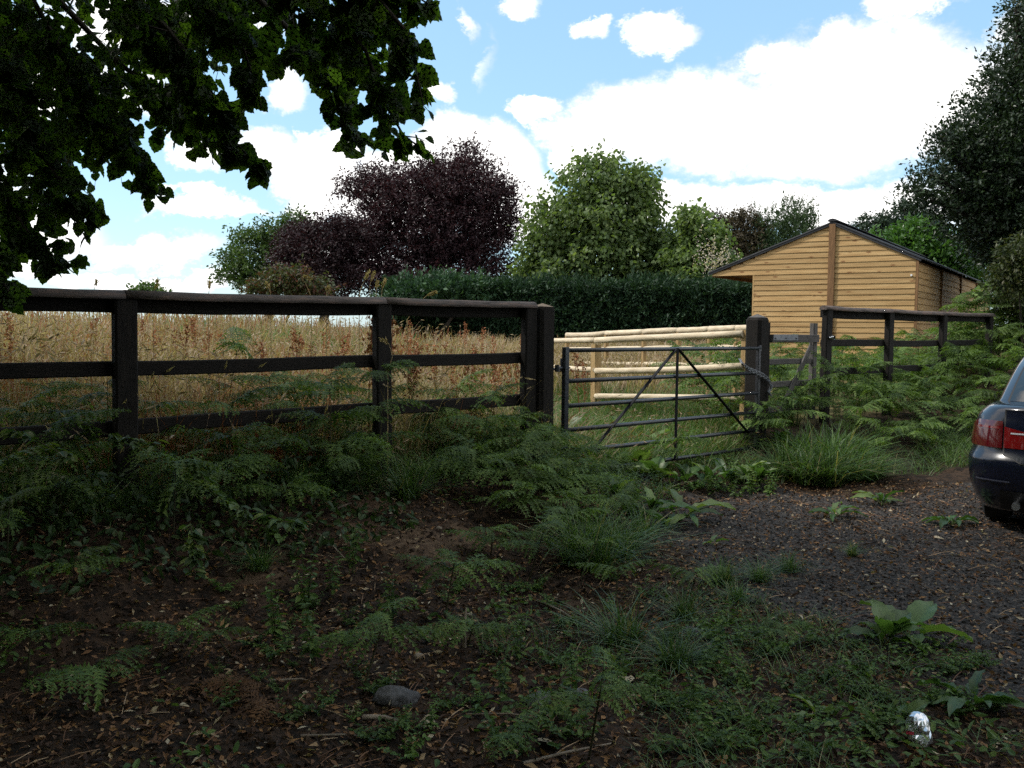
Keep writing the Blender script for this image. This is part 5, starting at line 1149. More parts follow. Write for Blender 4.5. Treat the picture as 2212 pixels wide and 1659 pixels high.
def meadow():
    g = Geo()
    # tall grass close behind the left fence
    def scat(n, smin, smax, dmin, dmax, pw=1.0):
        s = smin + (smax - smin) * RNG.random(n); d = -(dmin + (dmax - dmin) * RNG.random(n) ** pw)
        x = P2[0] + s * U[0] + d * NN[0]; y = P2[1] + s * U[1] + d * NN[1]; return s, d, x, y
    for n, smin, smax, d0, d1, w, hh, heads in ((26000, -7, 1.9, .12, 2.6, .006, .82, .35), (30000, -11, 4.5, 2.4, 8, .010, .86, .45), (24000, -22, 10, 7.5, 20, .02, .80, .4), (9000, -34, 16, 18, 34, .04, .75, .3)):
        s, d, x, y = scat(n, smin, smax, d0, d1, 1.3)
        short = sstep(x - .02 * y, .3, 1.4)                     # the pale hay field on the right is short
        keep = (RNG.random(n) > short * .995) & (y > 1) & ~((s > 2.0) & (d > -5.5))
        s, d, x, y = s[keep], d[keep], x[keep], y[keep]; k = len(x)
        C = np.stack([x, y, H(x, y)], -1); clump = 1 + .45 * fbm(x * 1.2, y * 1.2, 61, 3)
        t = field_tint(x, y, d); hgt = hh * clump * (.42 + .78 * RNG.random(k)) * np.where(t < .25, .62, 1)
        if d0 < 1: hgt = hgt * np.where(RNG.random(k) < .35, .55, 1)
        add_blades(g, C, hgt, w * (.7 + .6 * RNG.random(k)), .12 + .75 * RNG.random(k) ** 1.6, t, curve=.55, heads=heads, hl=.10 + .4 * w, hw=.012 + .6 * w, htint=.72)
    o = obj('meadow_grass', g.mesh('meadow_grass', L_STRAW)); tag(o, 'tall straw-coloured meadow grass with seed heads behind the left fence', None, None, 'stuff')
    g = Geo()
    # pale mown hay field right of centre
    n = 42000; y = 12.5 + 30 * RNG.random(n) ** 1.6; x = -2 + (.34 * y + 3.5) * RNG.random(n); s, d = sd_(x, y)
    keep = (d < -4.5 + RNG.random(n)) & (RNG.random(n) < sstep(x, .2, 1.2) + .3); x, y = x[keep], y[keep]; n = len(x); C = np.stack([x, y, H(x, y)], -1)
    add_blades(g, C, .34 + .3 * RNG.random(n), .010 + .0009 * y, .2 + .5 * RNG.random(n), np.clip(.66 + .12 * RNG.normal(size=n), .37, .87), curve=.4, heads=.35, hl=.09, hw=.02, htint=.75)
    o = obj('hay_field_grass', g.mesh('hay_field_grass', L_STRAW)); tag(o, 'short pale dry grass in the paddock beyond the metal gate', None, None, 'stuff')
    g = Geo()
    n = 26000; s = 1.9 + 4.6 * RNG.random(n); d = -(.05 + 5.2 * RNG.random(n) ** 1.2); x = P2[0] + s * U[0] + d * NN[0]; y = P2[1] + s * U[1] + d * NN[1]; C = np.stack([x, y, H(x, y)], -1)
    dry = sstep(2.9 - s + .8 * fbm(x * 2, y * 2, 8), 0, .8); t = np.where(RNG.random(n) < .12 + .75 * dry, .45 + .3 * RNG.random(n), .22 * RNG.random(n))
    add_blades(g, C, (.22 + .30 * RNG.random(n)) * (1 + .8 * dry), .006 + .003 * RNG.random(n), .3 + .8 * RNG.random(n), t, curve=.7, heads=.06, htint=.5)
    o = obj('gateway_grass', g.mesh('gateway_grass', L_STRAW)); tag(o, 'lush green grass seen through the bars of the metal gate', None, None, 'stuff')
    # verge grass along the bank top, bank foot and right of the gate
    g = Geo()
    for n, f in ((2600, lambda k: (-2.6 + 4.2 * RNG.random(k), .1 + .35 * RNG.random(k))), (2600, lambda k: (1.6 + 3.2 * RNG.random(k), .25 + .75 * RNG.random(k))), (5200, lambda k: (6 + 6 * RNG.random(k), .6 + 1.1 * RNG.random(k)))):
        s, d = f(n); x = P2[0] + s * U[0] + d * NN[0]; y = P2[1] + s * U[1] + d * NN[1]; m = fbm(x * 1.6, y * 1.6, 17, 3) > -.06; x, y = x[m], y[m]; n = len(x)
        C = np.stack([x, y, H(x, y)], -1); add_blades(g, C, .12 + .24 * RNG.random(n), .0055, .5 + .9 * RNG.random(n), np.clip(.4 + .3 * RNG.normal(size=n), 0, 1), curve=.8)
    # thin grass in the weedy ground at the lower right
    n = 9000; x = -.3 + 3.6 * RNG.random(n); y = 2.9 + 3.2 * RNG.random(n); m = (gravel_m(x, y) < .5) & (fbm(x * 1.3, y * 1.3, 18, 3) + .10 * (x - 1) > -.03); x, y = x[m], y[m]; n = len(x)
    C = np.stack([x, y, H(x, y)], -1); add_blades(g, C, .05 + .10 * RNG.random(n), .0035, .5 + 1.0 * RNG.random(n), np.clip(.4 + .3 * RNG.normal(size=n), 0, 1), curve=.8)
    o = obj('verge_grass', g.mesh('verge_grass', L_GRASS)); tag(o, 'thin green grass scattered over the verge and weedy ground', None, None, 'stuff')
meadow()
def tuft_mesh(seed, n, spread, lean):
    global RNG
    g = Geo(); a = RNG.random(n) * 6.283; r_ = spread * RNG.random(n) ** .7; C = np.stack([r_ * np.cos(a), r_ * np.sin(a), -.02 * np.ones(n)], -1)
    add_blades(g, C, .35 + .75 * RNG.random(n) ** 1.3, .014 + .012 * RNG.random(n), lean * (.1 + 1.5 * RNG.random(n) ** 1.2), np.where(RNG.random(n) < .06, .98, np.clip(.30 + .24 * RNG.normal(size=n), 0, .97)), curve=.8)
    return g.mesh('grass_tuft', L_GRASS)
TUFTS = [tuft_mesh(i, 260, .26, 1.05) for i in range(5)]
def tuft(px, py, size, label, group=None, k=None):
    q = G(px, py); o = bpy.data.objects.new('grass_tuft', TUFTS[random.randrange(5) if k is None else k]); link(o); o.location = q; o.rotation_euler = (0, 0, random.uniform(0, 6.28)); o.scale = (size, size, size * random.uniform(.8, 1.15))
    return tag(o, label, 'grass tuft', group)
for a in [(880, 1075, .36, 'grass tuft on the brow of the bank below the second fence post'), (965, 1000, .42, 'tall dry-tipped grass tuft at the bank top right of the second fence post'), (1290, 1235, .36, 'dark arching grass tuft on the bank foot'),
          (1340, 1395, .34, 'pale green grass tuft beside the dead brown leaf'), (1455, 1440, .26, 'small dark upright grass tuft right of the pale one'), (1215, 1065, .32, 'grass tuft under the ferns at the left gate post'),
          (1360, 1190, .28, 'grass tuft at the bank foot just left of the broad dock leaves'), (1000, 1010, .3, 'loose grass tuft before the lowest rail'), (1640, 1255, .20, 'short bright grass tuft in the middle of the gravel edge'), (1560, 1265, .22, 'grass tuft at the near left edge of the gravel'),
          (1705, 1235, .20, 'wispy grass tuft standing on the gravel'), (1590, 1300, .18, 'grass tuft between the gravel edge and low weeds'), (1480, 1340, .2, 'grass tuft beside the small fern at the gravel edge'), (560, 1230, .2, 'thin grass tuft on the shaded bank slope'), (1840, 1200, .12, 'tiny grass tuft on the open gravel')]: tuft(*a)
for px, py, sz in ((1700, 1035, .5), (1742, 1042, .55), (1790, 1046, .6), (1832, 1044, .56), (1868, 1040, .48), (1765, 1010, .62), (1812, 1002, .6), (1850, 1010, .5), (1722, 1000, .55), (1888, 1025, .4), (1678, 1025, .42)):
    tuft(px, py, sz, 'lush drooping grass tuft in the big green clump below the small wooden gate', 'grass tufts of the big clump by the gravel')
# ------------------------------------------------------------------ docks
L_DOCK = leafmat('dock_leaf', [(0, (.04, .085, .024)), (.6, (.065, .125, .034)), (1, (.12, .17, .05))], .3, .45, .4, rnd=.3)
def broad_leaf(seed, wid):
    rr = random.Random(seed); V = []; F = []; n = 9
    for i in range(n):
        t = i / (n - 1); w = wid * (math.sin(math.pi * (t * .93 + .05)) ** .7) * (1 - .25 * t); zc = .42 * t - .62 * t * t
        for j, u in enumerate((-1, -.5, 0, .5, 1)):
            V.append((t, w * u * .5, zc + .10 * abs(u) * (1 - t * .5) * wid * 2 + (.035 * math.sin(i * 2.1 + seed + j) if abs(u) == 1 else 0) - (.02 if u == 0 else 0)))
    for i in range(n - 1):
        for j in range(4): a = i * 5 + j; F.append((a, a + 1, a + 6, a + 5))
    g = Geo(); g.add(V, F, rr.random() * np.ones(len(V))); g.tube([(-.28, 0, -.14), (0, 0, -.01), (.6, 0, .02)], [.016, .013, .005], 4, 1.0); return g.mesh('leaf', L_DOCK, True)
DL = [broad_leaf(s, w) for s, w in ((1, .42), (2, .36), (3, .5), (4, .3))]
DLW = [broad_leaf(s, w) for s, w in ((5, .62), (6, .7))]
def dock(px, py, n, size, label, group=None, up=.5, wide=False):
    q = G(px, py); root = thing('dock_plant', label, 'dock plant', q, group); a0 = random.uniform(0, 6)
    for i in range(n):
        yw = a0 + i * 2.4 + random.uniform(-.3, .3); pt = random.uniform(.05, up + .25); sc = size * random.uniform(.65, 1.1)
        f = bpy.data.objects.new('leaf', random.choice(DLW if wide else DL)); link(f); f.parent = root
        f.matrix_local = Matrix.Rotation(yw, 4, 'Z') @ Matrix.Rotation(-pt, 4, 'Y') @ Matrix.Translation((sc * .28, 0, sc * .14)) @ Matrix.Rotation(random.uniform(-.4, .4), 4, 'X') @ Matrix.Scale(sc, 4)
    return root
for a in [(1405, 1120, 8, .30, 'bright green dock plant at the bank foot left of the gravel', .6, False), (1470, 1125, 6, .34, 'dock plant with one long leaf reaching over the gravel edge', .25, False), (1372, 1030, 9, .30, 'dock with broad heart-shaped leaves under the lowest gate bar', .9, True), (1420, 1045, 7, .28, 'dock growing against the foot of the metal gate', .8, True),
          (1610, 1040, 8, .26, 'dock plant among weeds below the right end of the metal gate', .8, False), (1690, 975, 9, .26, 'pale bright dock plant by the foot of the chained gate post', 1.0, False), (1905, 1092, 9, .22, 'dock plant at the right tip of the big grass clump', .5, False), (1800, 1118, 8, .20, 'flat yellow-green dock rosette on the gravel near the grass clump', .15, False),
          (2055, 1135, 8, .20, 'low dock rosette on the gravel just left of the car', .15, False), (1908, 1395, 10, .19, 'large dock with broad leaves at the near edge of the gravel', .7, True), (1960, 1385, 6, .22, 'half-wilted dock beside the large broad-leaved one', .4, True), (2100, 1535, 10, .20, 'dock plant with long leaves above the crushed bottle', .45, False),
          (1540, 1178, 3, .13, 'single small dock sprouting from bare gravel edge', .8, True), (1770, 1560, 4, .12, 'small dock among weeds left of the bottle', .6, False), (1960, 1560, 4, .10, 'seedling dock with a yellow leaf right above the bottle', .8, True), (610, 1165, 4, .15, 'pale-leaved dock on the dark bank below the fern', .5, True)]:
    dock(a[0], a[1], a[2], a[3], a[4], None, a[5], a[6])
for s, d in ((3.1, -1.0), (3.6, -1.4), (4.3, -1.1), (3.9, -2.0), (4.6, -1.8), (3.3, -2.3), (4.9, -1.0), (2.8, -.6), (4.1, -.6)):
    p = W3(s, d, 0); q = proj(np.array(onground(p.x, p.y))); dock(float(q[0]), float(q[1]), 8, .34, 'green dock plant in the grass behind the metal gate', 'docks behind the metal gate', .9, True)
# ------------------------------------------------------------------ leafy weeds
L_DIM = leafmat('shade_darkened_leaf', [(0, (.016, .036, .012)), (.6, (.032, .062, .02)), (1, (.06, .09, .03))], .25, .5, .3)  # leaf colour darkened in place of deeper shade
L_WEED = leafmat('weed_leaf', [(0, (.036, .076, .018)), (.6, (.074, .13, .03)), (1, (.13, .19, .05))], .28, .55, .22, rnd=.3)
def weed_mesh(seed, kind):
    rr = np.random.default_rng(seed); C = []; D = []; L_ = []; g = Geo()
    if kind == 'nettle':
        for st in range(4):
            a = rr.random() * 6.28; b = np.array([math.cos(a), math.sin(a), 0]) * .05; e = np.array([math.cos(a) * .12, math.sin(a) * .12, .8 + .4 * rr.random()]); g.tube([b, (b + e) / 2, b + e], [.007, .006, .003], 4, .4)
            for k in range(8):
                t = .25 + .75 * k / 7; y0 = k * 1.57 + a
                for s in (0, math.pi): C.append(b + e * t); D.append((math.cos(y0 + s), math.sin(y0 + s), .15 - .5 * rr.random())); L_.append(.22 * (1.1 - .6 * t))
    else:
        for st in range(7):
            a = rr.random() * 6.28; e = np.array([math.cos(a) * .5, math.sin(a) * .5, .22 + .35 * rr.random()]); g.tube([(0, 0, 0), e * .5 + np.array([0, 0, .06]), e], [.008, .006, .003], 4, .4)
            for k in range(9):
                t = .15 + .85 * k / 8; y0 = a + (1.0 if k % 2 else -1.0) + .3 * rr.normal(); C.append(e * t + np.array([0, 0, .06 * math.sin(3.14 * t)])); D.append((math.cos(y0), math.sin(y0), .25 * rr.normal())); L_.append(.20 * (1.15 - .6 * t))
    C = np.array(C); D = np.array(D, float); L_ = np.array(L_); V, Fq, T = leaves(C, D, unit(rr.normal(size=C.shape) * .4 + np.array([0, 0, 1])), L_, L_ * .55, rr.random(len(C)), T_LEAF6); g.add(V, Fq, T); return g.mesh('weed', L_WEED)
WN = [weed_mesh(i, 'nettle') for i in range(3)]; WL = [weed_mesh(10 + i, 'low') for i in range(4)]
def weed(px, py, size, label, group=None, nettle=False):
    q = G(px, py); o = bpy.data.objects.new('nettle_plant' if nettle else 'leafy_weed', random.choice(WN if nettle else WL)); link(o); o.location = q; o.rotation_euler = (0, 0, random.uniform(0, 6.28)); o.scale = (size,) * 3
    return tag(o, label, 'nettle' if nettle else 'weed', group)
# crowded plants at the foot of the gate and the left gate post
for px, py, h, sz in ((1040, 1060, .34, .40), (1090, 1085, .36, .42), (1150, 1075, .40, .44), (1215, 1100, .34, .42), (1275, 1085, .30, .40), (1180, 1130, .30, .40), (1100, 1140, .28, .38), (1260, 1150, .26, .38), (1330, 1130, .24, .34), (1310, 1060, .3, .4), (1230, 1190, .26, .36), (1060, 1200, .2, .34)):
    fern_px(px, py, h, sz, 'bracken fern in the green tangle between the left gate post and the gravel', 2, 'bracken tangle by the gravel', yaw=random.uniform(-.6, .6), lean=(random.uniform(-.1, .1), random.uniform(-.12, .04)), top=random.random() < .5)
for px, py, sz in ((1330, 1210, .42), (1250, 1215, .38), (1385, 1165, .3), (1180, 1060, .34), (1350, 1110, .3), (1290, 1180, .4)):
    tuft(px, py, sz, 'grass tuft in the green tangle between the left gate post and the gravel', 'grass tufts of the tangle by the gravel', None)
for px, py, n, sz in ((1345, 1045, 8, .26), (1480, 1050, 8, .24), (1530, 1060, 7, .24), (1565, 1045, 8, .24), (1640, 1050, 8, .22), (1330, 1085, 7, .22), (1440, 1150, 7, .22)):
    dock(px, py, n, sz, 'dock plant in the row of weeds along the foot of the metal gate', 'docks along the foot of the gate', .9, random.random() < .3)
for px, py, sz in ((1505, 1040, .3), (1580, 1055, .32), (1620, 1075, .28), (1415, 1075, .28), (1370, 1090, .26), (1300, 1110, .26), (1660, 1080, .26), (1540, 1075, .24)):
    weed(px, py, sz, 'nettle plant among the docks along the foot of the metal gate', 'nettles along the foot of the gate', True)
# rust-red dock seed spikes in the meadow
L_SPIKE = leafmat('dock_seed_spike', [(0, (.18, .07, .04)), (.6, (.27, .11, .055)), (1, (.36, .18, .09))], .1, .8, .1, rnd=.25)
def spike_mesh(seed):
    g = Geo(); rr = np.random.default_rng(seed); g.tube([(0, 0, 0), (.01, .01, .5), (0, .02, 1.0)], [.006, .005, .002], 4, .5)
    pos = []
    for b in range(9):
        z0 = .5 + .05 * b; a = rr.random() * 6.28; L_ = .24 * (1 - b / 11)
        for k in range(9): t = rr.random(); pos.append((math.cos(a) * L_ * t * .55, math.sin(a) * L_ * t * .55, z0 + L_ * t * 1.0))
    for k in range(40): pos.append((rr.normal() * .012, rr.normal() * .012, .55 + .45 * rr.random()))
    C = np.array(pos); V, Fq, T = leaves(C, rvec(len(C)), rvec(len(C)), .034, .022, rr.random(len(C))); g.add(V, Fq, T); return g.mesh('dock_spike', L_SPIKE)
SPK = [spike_mesh(i) for i in range(4)]
def spike(x, y, h, label, group):
    o = bpy.data.objects.new('dock_spike', random.choice(SPK)); link(o); o.location = onground(x, y); o.scale = (h, h, h); o.rotation_euler = (random.uniform(-.1, .1), random.uniform(-.1, .1), random.uniform(0, 6)); tag(o, label, 'dock spike', group)
for i in range(64):
    px = random.choice((random.uniform(-20, 1140), random.uniform(300, 1140), random.uniform(880, 1140))); r = ray(px, 690); Y = random.uniform(8.3, 19) if px > 800 else random.uniform(8, 17)
    x = r.x / r.y * Y; s, d = sd_(x, Y)
    if d > -.4: continue
    spike(x, Y, random.uniform(.85, 1.12), 'rust-red dock seed spike in straw grass ' + ('left of the first fence post' if px < 255 else 'between the two left fence posts' if px < 826 else 'between second post and gate post'), 'dock seed spikes in the meadow')
for px, Y, h in ((1262, 12.2, 1.15), (1275, 12.4, 1.0), (795, 8.2, 1.42), (812, 8.25, 1.40), (828, 8.3, 1.38)):
    r = ray(px, 690); spike(r.x / r.y * Y, Y, h, 'rust-brown dock spike before the pale paddock fence' if px > 1000 else 'orange-brown dock spike topping the second fence post from behind', 'dock spikes by the pale paddock fence' if px > 1000 else 'dock spikes over the second fence post')
# bent seed-head stalks above the fence rail
L_HEAD = leafmat('grass_seed_head', [(0, (.30, .22, .12)), (1, (.50, .40, .26))], .3, .7, .1)
def stalk(pxs, Y, label):
    pts = [P(x, y, Y) for x, y in pxs]; b = onground(pts[0].x, pts[0].y); root = thing('grass_stalk', label, 'grass stalk', b)
    path = [Vector((0, 0, -.02)), pts[0] - b] + [p - b for p in pts[1:]]; g = Geo(); g.tube(path, list(np.linspace(.0035, .0015, len(path))), 4)
    obj('stem', g.mesh('stem', L_HEAD), root)
    a, c = path[-2], path[-1]; C = []; D = []
    for k in range(46): t = random.random(); C.append(np.array(a.lerp(c, t)) + RNG.normal(size=3) * .006); D.append(np.array((c - a).normalized()) + RNG.normal(size=3) * .3)
    V, Fq, T = leaves(np.array(C), np.array(D), rvec(46), .03, .009, RNG.random(46)); obj('seed_head', mesh_np('seed_head', V, [Fq], L_HEAD, T), root)
for a in [([(672, 640), (660, 612), (650, 600), (655, 596), (669, 601)], 7.6, 'drooping grass stalk arched over the top rail left of the second post'), ([(776, 640), (781, 618), (788, 605), (797, 588)], 8.1, 'slanting grass stalk with thick seed head above the second post'), ([(799, 640), (799, 618), (802, 606), (808, 590)], 8.2, 'pale curled grass stalk standing highest above the second post'),
          ([(812, 640), (813, 622), (815, 610)], 8.2, 'short pale grass stalk right above the second post'), ([(824, 640), (826, 620), (832, 606)], 8.2, 'feathery grass stalk right of the pale curled one'), ([(705, 640), (706, 630), (709, 622)], 7.9, 'small drooping grass stalk just clearing the rail'), ([(880, 690), (905, 655), (922, 638), (940, 631)], 8.0, 'grass stalk leaning right across the top rail'),
          ([(585, 640), (583, 625), (577, 614)], 7.5, 'grass stalk before the green trees at the left'), ([(838, 800), (848, 770), (840, 742), (826, 735)], 7.2, 'hooked grass stalk in front of the second fence post'), ([(200, 640), (205, 618), (208, 608)], 7.8, 'thin dark grass stalk against the sky near the leftmost post'), ([(330, 640), (335, 622), (341, 606)], 7.8, 'thin dark grass stalk against the sky right of the leftmost post'), ([(450, 640), (452, 625), (452, 612)], 8.0, 'single fine grass stalk against the sky between the posts')]: stalk(*a)
for px, py, sz, lab in [(848, 1345, .26, 'nettle plant on the lower bank left of the low bracken'), (720, 1290, .22, 'nettle plant below the bare soil patch'), (640, 1090, .24, 'nettle plant at the bank top before the lowest rail'), (700, 1095, .2, 'nettle plant beside the bare soil, below the lowest rail'), (1240, 1500, .2, 'nettle plant left of the slender bracken'), (1545, 1430, .24, 'nettle plant right of the dark grass tuft'), (600, 1400, .3, 'nettle plant in the shade at the foot of the bank'), (680, 1440, .3, 'nettle plant left of the level-fronded bracken'), (1640, 1055, .28, 'nettle plant below the chained gate post'), (760, 1240, .3, 'nettle plant on the slope just right of the shaded grass tuft'), (660, 1330, .34, 'tall nettle plant in the middle of the dark bank slope'), (1120, 1440, .2, 'nettle plant right of the pale upright stick'), (1330, 1500, .22, 'nettle plant between the pale grass tuft and slender bracken'), (1500, 1560, .24, 'nettle plant in the weedy ground below the dark grass tuft'), (930, 1585, .14, 'young nettle in the leaf litter right of the stone'), (1090, 1500, .16, 'young nettle above the dark round stone')]:
    weed(px, py, sz, lab, None, True)
for i in range(96):
    px = random.uniform(1420, 2160); py = random.uniform(1330, 1640)
    if py < 1300 + (px - 1400) * .16 or (abs(px - 1988) < 55 and 1570 < py < 1670): continue
    weed(px, py, random.uniform(.11, .23), 'low leafy weed in the weedy ground before the gravel', 'low weeds before the gravel')
for i in range(70):
    px = random.uniform(420, 1420); py = random.uniform(1250, 1640)
    if sand_m(G(px, py).x, G(px, py).y) > .2: continue
    weed(px, py, random.uniform(.09, .2), 'small leafy weed on the shaded soil of the bank foot', 'small weeds on the shaded bank')
for px, py in ((1500, 1060), (1545, 1035), (1560, 1060), (1650, 1065), (1590, 1075), (1450, 1070)): weed(px, py, .26, 'leafy weed at the foot of the metal gate', 'weeds under the metal gate')
# bramble trails in the dark left
L_BRAM = leafmat('bramble_leaf', [(0, (.03, .055, .016)), (.6, (.06, .11, .026)), (1, (.14, .18, .04))], .35, .45, .35)
def bramble(pts, Yo, label):
    w = [P(x, y, Y) for x, y, Y in pts]; b = w[0]; root = thing('bramble_trail', label, 'bramble', b); g = Geo(); g.tube([p - b for p in w], list(np.linspace(.005, .002, len(w))), 5); obj('stem', g.mesh('stem', M_STEM), root)
    C = []; D = []
    for i in range(len(w) - 1):
        for k in range(9):
            p = w[i].lerp(w[i + 1], random.random()); a = random.uniform(0, 6.28)
            for s in (-.7, 0, .7): C.append(np.array(p - b) + RNG.normal(size=3) * .01); D.append((math.cos(a + s), math.sin(a + s), -.3))
    C = np.array(C); V, Fq, T = leaves(C, np.array(D), unit(RNG.normal(size=C.shape) * .4 + np.array([0, 0, 1])), .055 + .03 * RNG.random(len(C)), .045, RNG.random(len(C)), T_LEAF6); obj('foliage', mesh_np('foliage', V, [Fq], L_BRAM, T), root)
for a in [([(395, 985, 5.7), (425, 1010, 5.5), (455, 1060, 5.35), (500, 1095, 5.25), (540, 1110, 5.2)], 0, 'bright yellow-green bramble trail hanging below the rails left of the bare soil'), ([(120, 960, 5.5), (200, 930, 5.5), (280, 950, 5.4), (340, 960, 5.4)], 0, 'bramble trail with yellow leaves across the foot of the leftmost post'), ([(20, 930, 5.2), (60, 940, 5.1), (150, 990, 5.0)], 0, 'bramble trail at the left edge below the middle rail'), ([(560, 1110, 5.3), (600, 1125, 5.2), (650, 1130, 5.2)], 0, 'bramble trail with rounded leaves on the dark bank brow'), ([(410, 1130, 5.0), (420, 1180, 4.95), (425, 1240, 4.9)], 0, 'bramble trail drooping straight down in the dark left')]: bramble(*a)
# tangled plants under the left fence, shade put into their leaf colour
g = Geo(); n = 3400; s = -5.0 + 4.6 * RNG.random(n); d = .05 + 1.1 * RNG.random(n) ** 1.3; x = P2[0] + s * U[0] + d * NN[0]; y = P2[1] + s * U[1] + d * NN[1]; hh = RNG.random(n) ** 1.8 * .36 * (1 - d / 1.5)
C = np.stack([x, y, H(x, y) + hh], -1); V, Fq, T = leaves(C, RNG.normal(size=(n, 3)) + np.array([0, 0, -.3]), unit(RNG.normal(size=(n, 3)) * .5 + np.array([0, -.2, .8])), .035 + .05 * RNG.random(n), .04, RNG.random(n), T_LEAF6); g.add(V, Fq, T)
tag(obj('undergrowth', g.mesh('undergrowth', L_DIM)), 'dark tangled leaves and stems under the left fence', None, None, 'stuff')
# low creeping ground cover
g = Geo(); n = 15000; x = -2.6 + 6 * RNG.random(n); y = 2.9 + 4.6 * RNG.random(n); dens = fbm(x * 1.7, y * 1.7, 77, 4) + .10 * sstep(x, .2, 1.6) - .05; m = (RNG.random(n) < sstep(dens, -.02, .2)) & (gravel_m(x, y) < .4) & (sand_m(x, y) < .3); x, y = x[m], y[m]; n = len(x)
C = np.stack([x, y, H(x, y) + .01 + .04 * RNG.random(n)], -1); V, Fq, T = leaves(C, RNG.normal(size=(n, 3)) * np.array([1, 1, .3]), unit(RNG.normal(size=(n, 3)) * .4 + np.array([0, 0, 1])), .025 + .04 * RNG.random(n), .026, RNG.random(n), T_LEAF6); g.add(V, Fq, T)
tag(obj('ground_cover', g.mesh('ground_cover', L_WEED)), 'low creeping green plants between the leaf litter', None, None, 'stuff')
# ------------------------------------------------------------------ leaf litter, twigs, gravel, stones, sticks
L_LIT = leafmat('fallen_leaf', [(0, (.018, .011, .007)), (.35, (.06, .032, .019)), (.65, (.16, .083, .042)), (.85, (.28, .15, .06)), (.95, (.36, .28, .17)), (1, (.46, .41, .31))], .1, .75, .25)
g = Geo(); n = 80000; x = -3.2 + 8 * RNG.random(n); y = 2.8 + 7.0 * RNG.random(n) ** 1.3; s, d = sd_(x, y); gm = gravel_m(x, y); m = (d > .1) & (RNG.random(n) < 1 - .55 * gm) & (RNG.random(n) < 1 - .6 * sand_m(x, y)); x, y = x[m], y[m]; n = len(x)
C = np.stack([x, y, H(x, y) + .004 + .012 * RNG.random(n)], -1); V, Fq, T = leaves(C, RNG.normal(size=(n, 3)) * np.array([1, 1, .35]), unit(RNG.normal(size=(n, 3)) * .7 + np.array([0, 0, 1])), .016 + .045 * RNG.random(n) ** 1.8, .008 + .016 * RNG.random(n), RNG.random(n) ** 1.3); g.add(V, Fq, T)
tag(obj('leaf_litter', g.mesh('leaf_litter', L_LIT)), 'brown fallen leaves and bark bits strewn over the soil', None, None, 'stuff')
g = Geo(); n = 1700; x = -3 + 7.6 * RNG.random(n); y = 2.9 + 6 * RNG.random(n) ** 1.2; s_, d_ = sd_(x, y); m = d_ > .15; x, y = x[m], y[m]; z = H(x, y)
for x_, y_, z_ in zip(x, y, z):
    a = random.uniform(0, 3.14); l = random.uniform(.04, .15) * (1.7 if random.random() < .15 else 1); q = Vector((x_, y_, z_)); e = Vector((math.cos(a) * l, math.sin(a) * l, random.uniform(-.01, .03)))
    g.tube([q + Vector((0, 0, .006)), q + e * .5 + Vector((0, 0, .012)), q + e + Vector((0, 0, .006))], [.0018, .0022, .0012], 3, random.random())
M_TWIG = leafmat('dry_twig', [(0, (.05, .028, .018)), (.6, (.16, .085, .05)), (1, (.34, .25, .16))], .0, .8, .2)
tag(obj('twig_litter', g.mesh('twig_litter', M_TWIG)), 'thin dry twigs and straws on the ground', None, None, 'stuff')
rock = np.array([(1, 0, 0), (-.9, .1, .1), (0, 1, .1), (.1, -.95, 0), (.1, 0, .8), (0, .1, -.7)]); rf = np.array([(0, 2, 4), (2, 1, 4), (1, 3, 4), (3, 0, 4), (2, 0, 5), (1, 2, 5), (3, 1, 5), (0, 3, 5)])
n = 16000; x = .6 + 5 * RNG.random(n); y = 3.4 + 6 * RNG.random(n); m = RNG.random(n) < np.maximum(gravel_m(x, y), .012); x, y = x[m], y[m]; n = len(x); C = np.stack([x, y, H(x, y) + .003], -1); sc = .005 + .011 * RNG.random(n) ** 2; Dd = rvec(n); Y_ = unit(np.cross(rvec(n), Dd)); Z_ = np.cross(Dd, Y_)
V = C[:, None] + sc[:, None, None] * (Dd[:, None] * rock[None, :, :1] + Y_[:, None] * rock[None, :, 1:2] + Z_[:, None] * rock[None, :, 2:]); Fq = (rf[None] + (np.arange(n) * 6)[:, None, None]).reshape(-1, 3)
M_GRAV = leafmat('gravel_stone', [(0, (.014, .013, .013)), (.6, (.045, .042, .042)), (.9, (.09, .08, .075)), (1, (.22, .18, .14))], 0, .85, .25)
tag(obj('gravel', mesh_np('gravel', V.reshape(-1, 3), [Fq], M_GRAV, np.repeat(RNG.random(n), 6))), 'loose dark grey gravel of the drive', None, None, 'stuff')
n = 5200; x = -3 + 5.4 * RNG.random(n); y = 3.2 + 5 * RNG.random(n); s_, d_ = sd_(x, y); m = (d_ > .1) & (d_ < 3.4) & (gravel_m(x, y) < .4) & (fbm(x * 2, y * 2, 87, 3) > -.1); x, y = x[m], y[m]; n = len(x); C = np.stack([x, y, H(x, y) + .002], -1); sc = .006 + .026 * RNG.random(n) ** 4; Dd = rvec(n); Y_ = unit(np.cross(rvec(n), Dd)); Z_ = np.cross(Dd, Y_)
V = C[:, None] + sc[:, None, None] * (Dd[:, None] * rock[None, :, :1] + Y_[:, None] * rock[None, :, 1:2] + Z_[:, None] * rock[None, :, 2:]); Fq = (rf[None] + (np.arange(n) * 6)[:, None, None]).reshape(-1, 3)
M_CLOD = leafmat('soil_clod', [(0, (.012, .008, .006)), (.6, (.035, .022, .015)), (.9, (.08, .055, .036)), (1, (.14, .10, .07))], 0, .95, .15)
tag(obj('soil_clods', mesh_np('soil_clods', V.reshape(-1, 3), [Fq], M_CLOD, np.repeat(RNG.random(n), 6))), 'crumbled clods of soil on the bank', None, None, 'stuff')
M_ROCK = nmat('grey_concrete_lump', [(.3, (.04, .04, .042)), (.55, (.10, .10, .105)), (.75, (.17, .17, .175)), (.85, (.09, .085, .07))], 16, .95, .9, bscale=40)
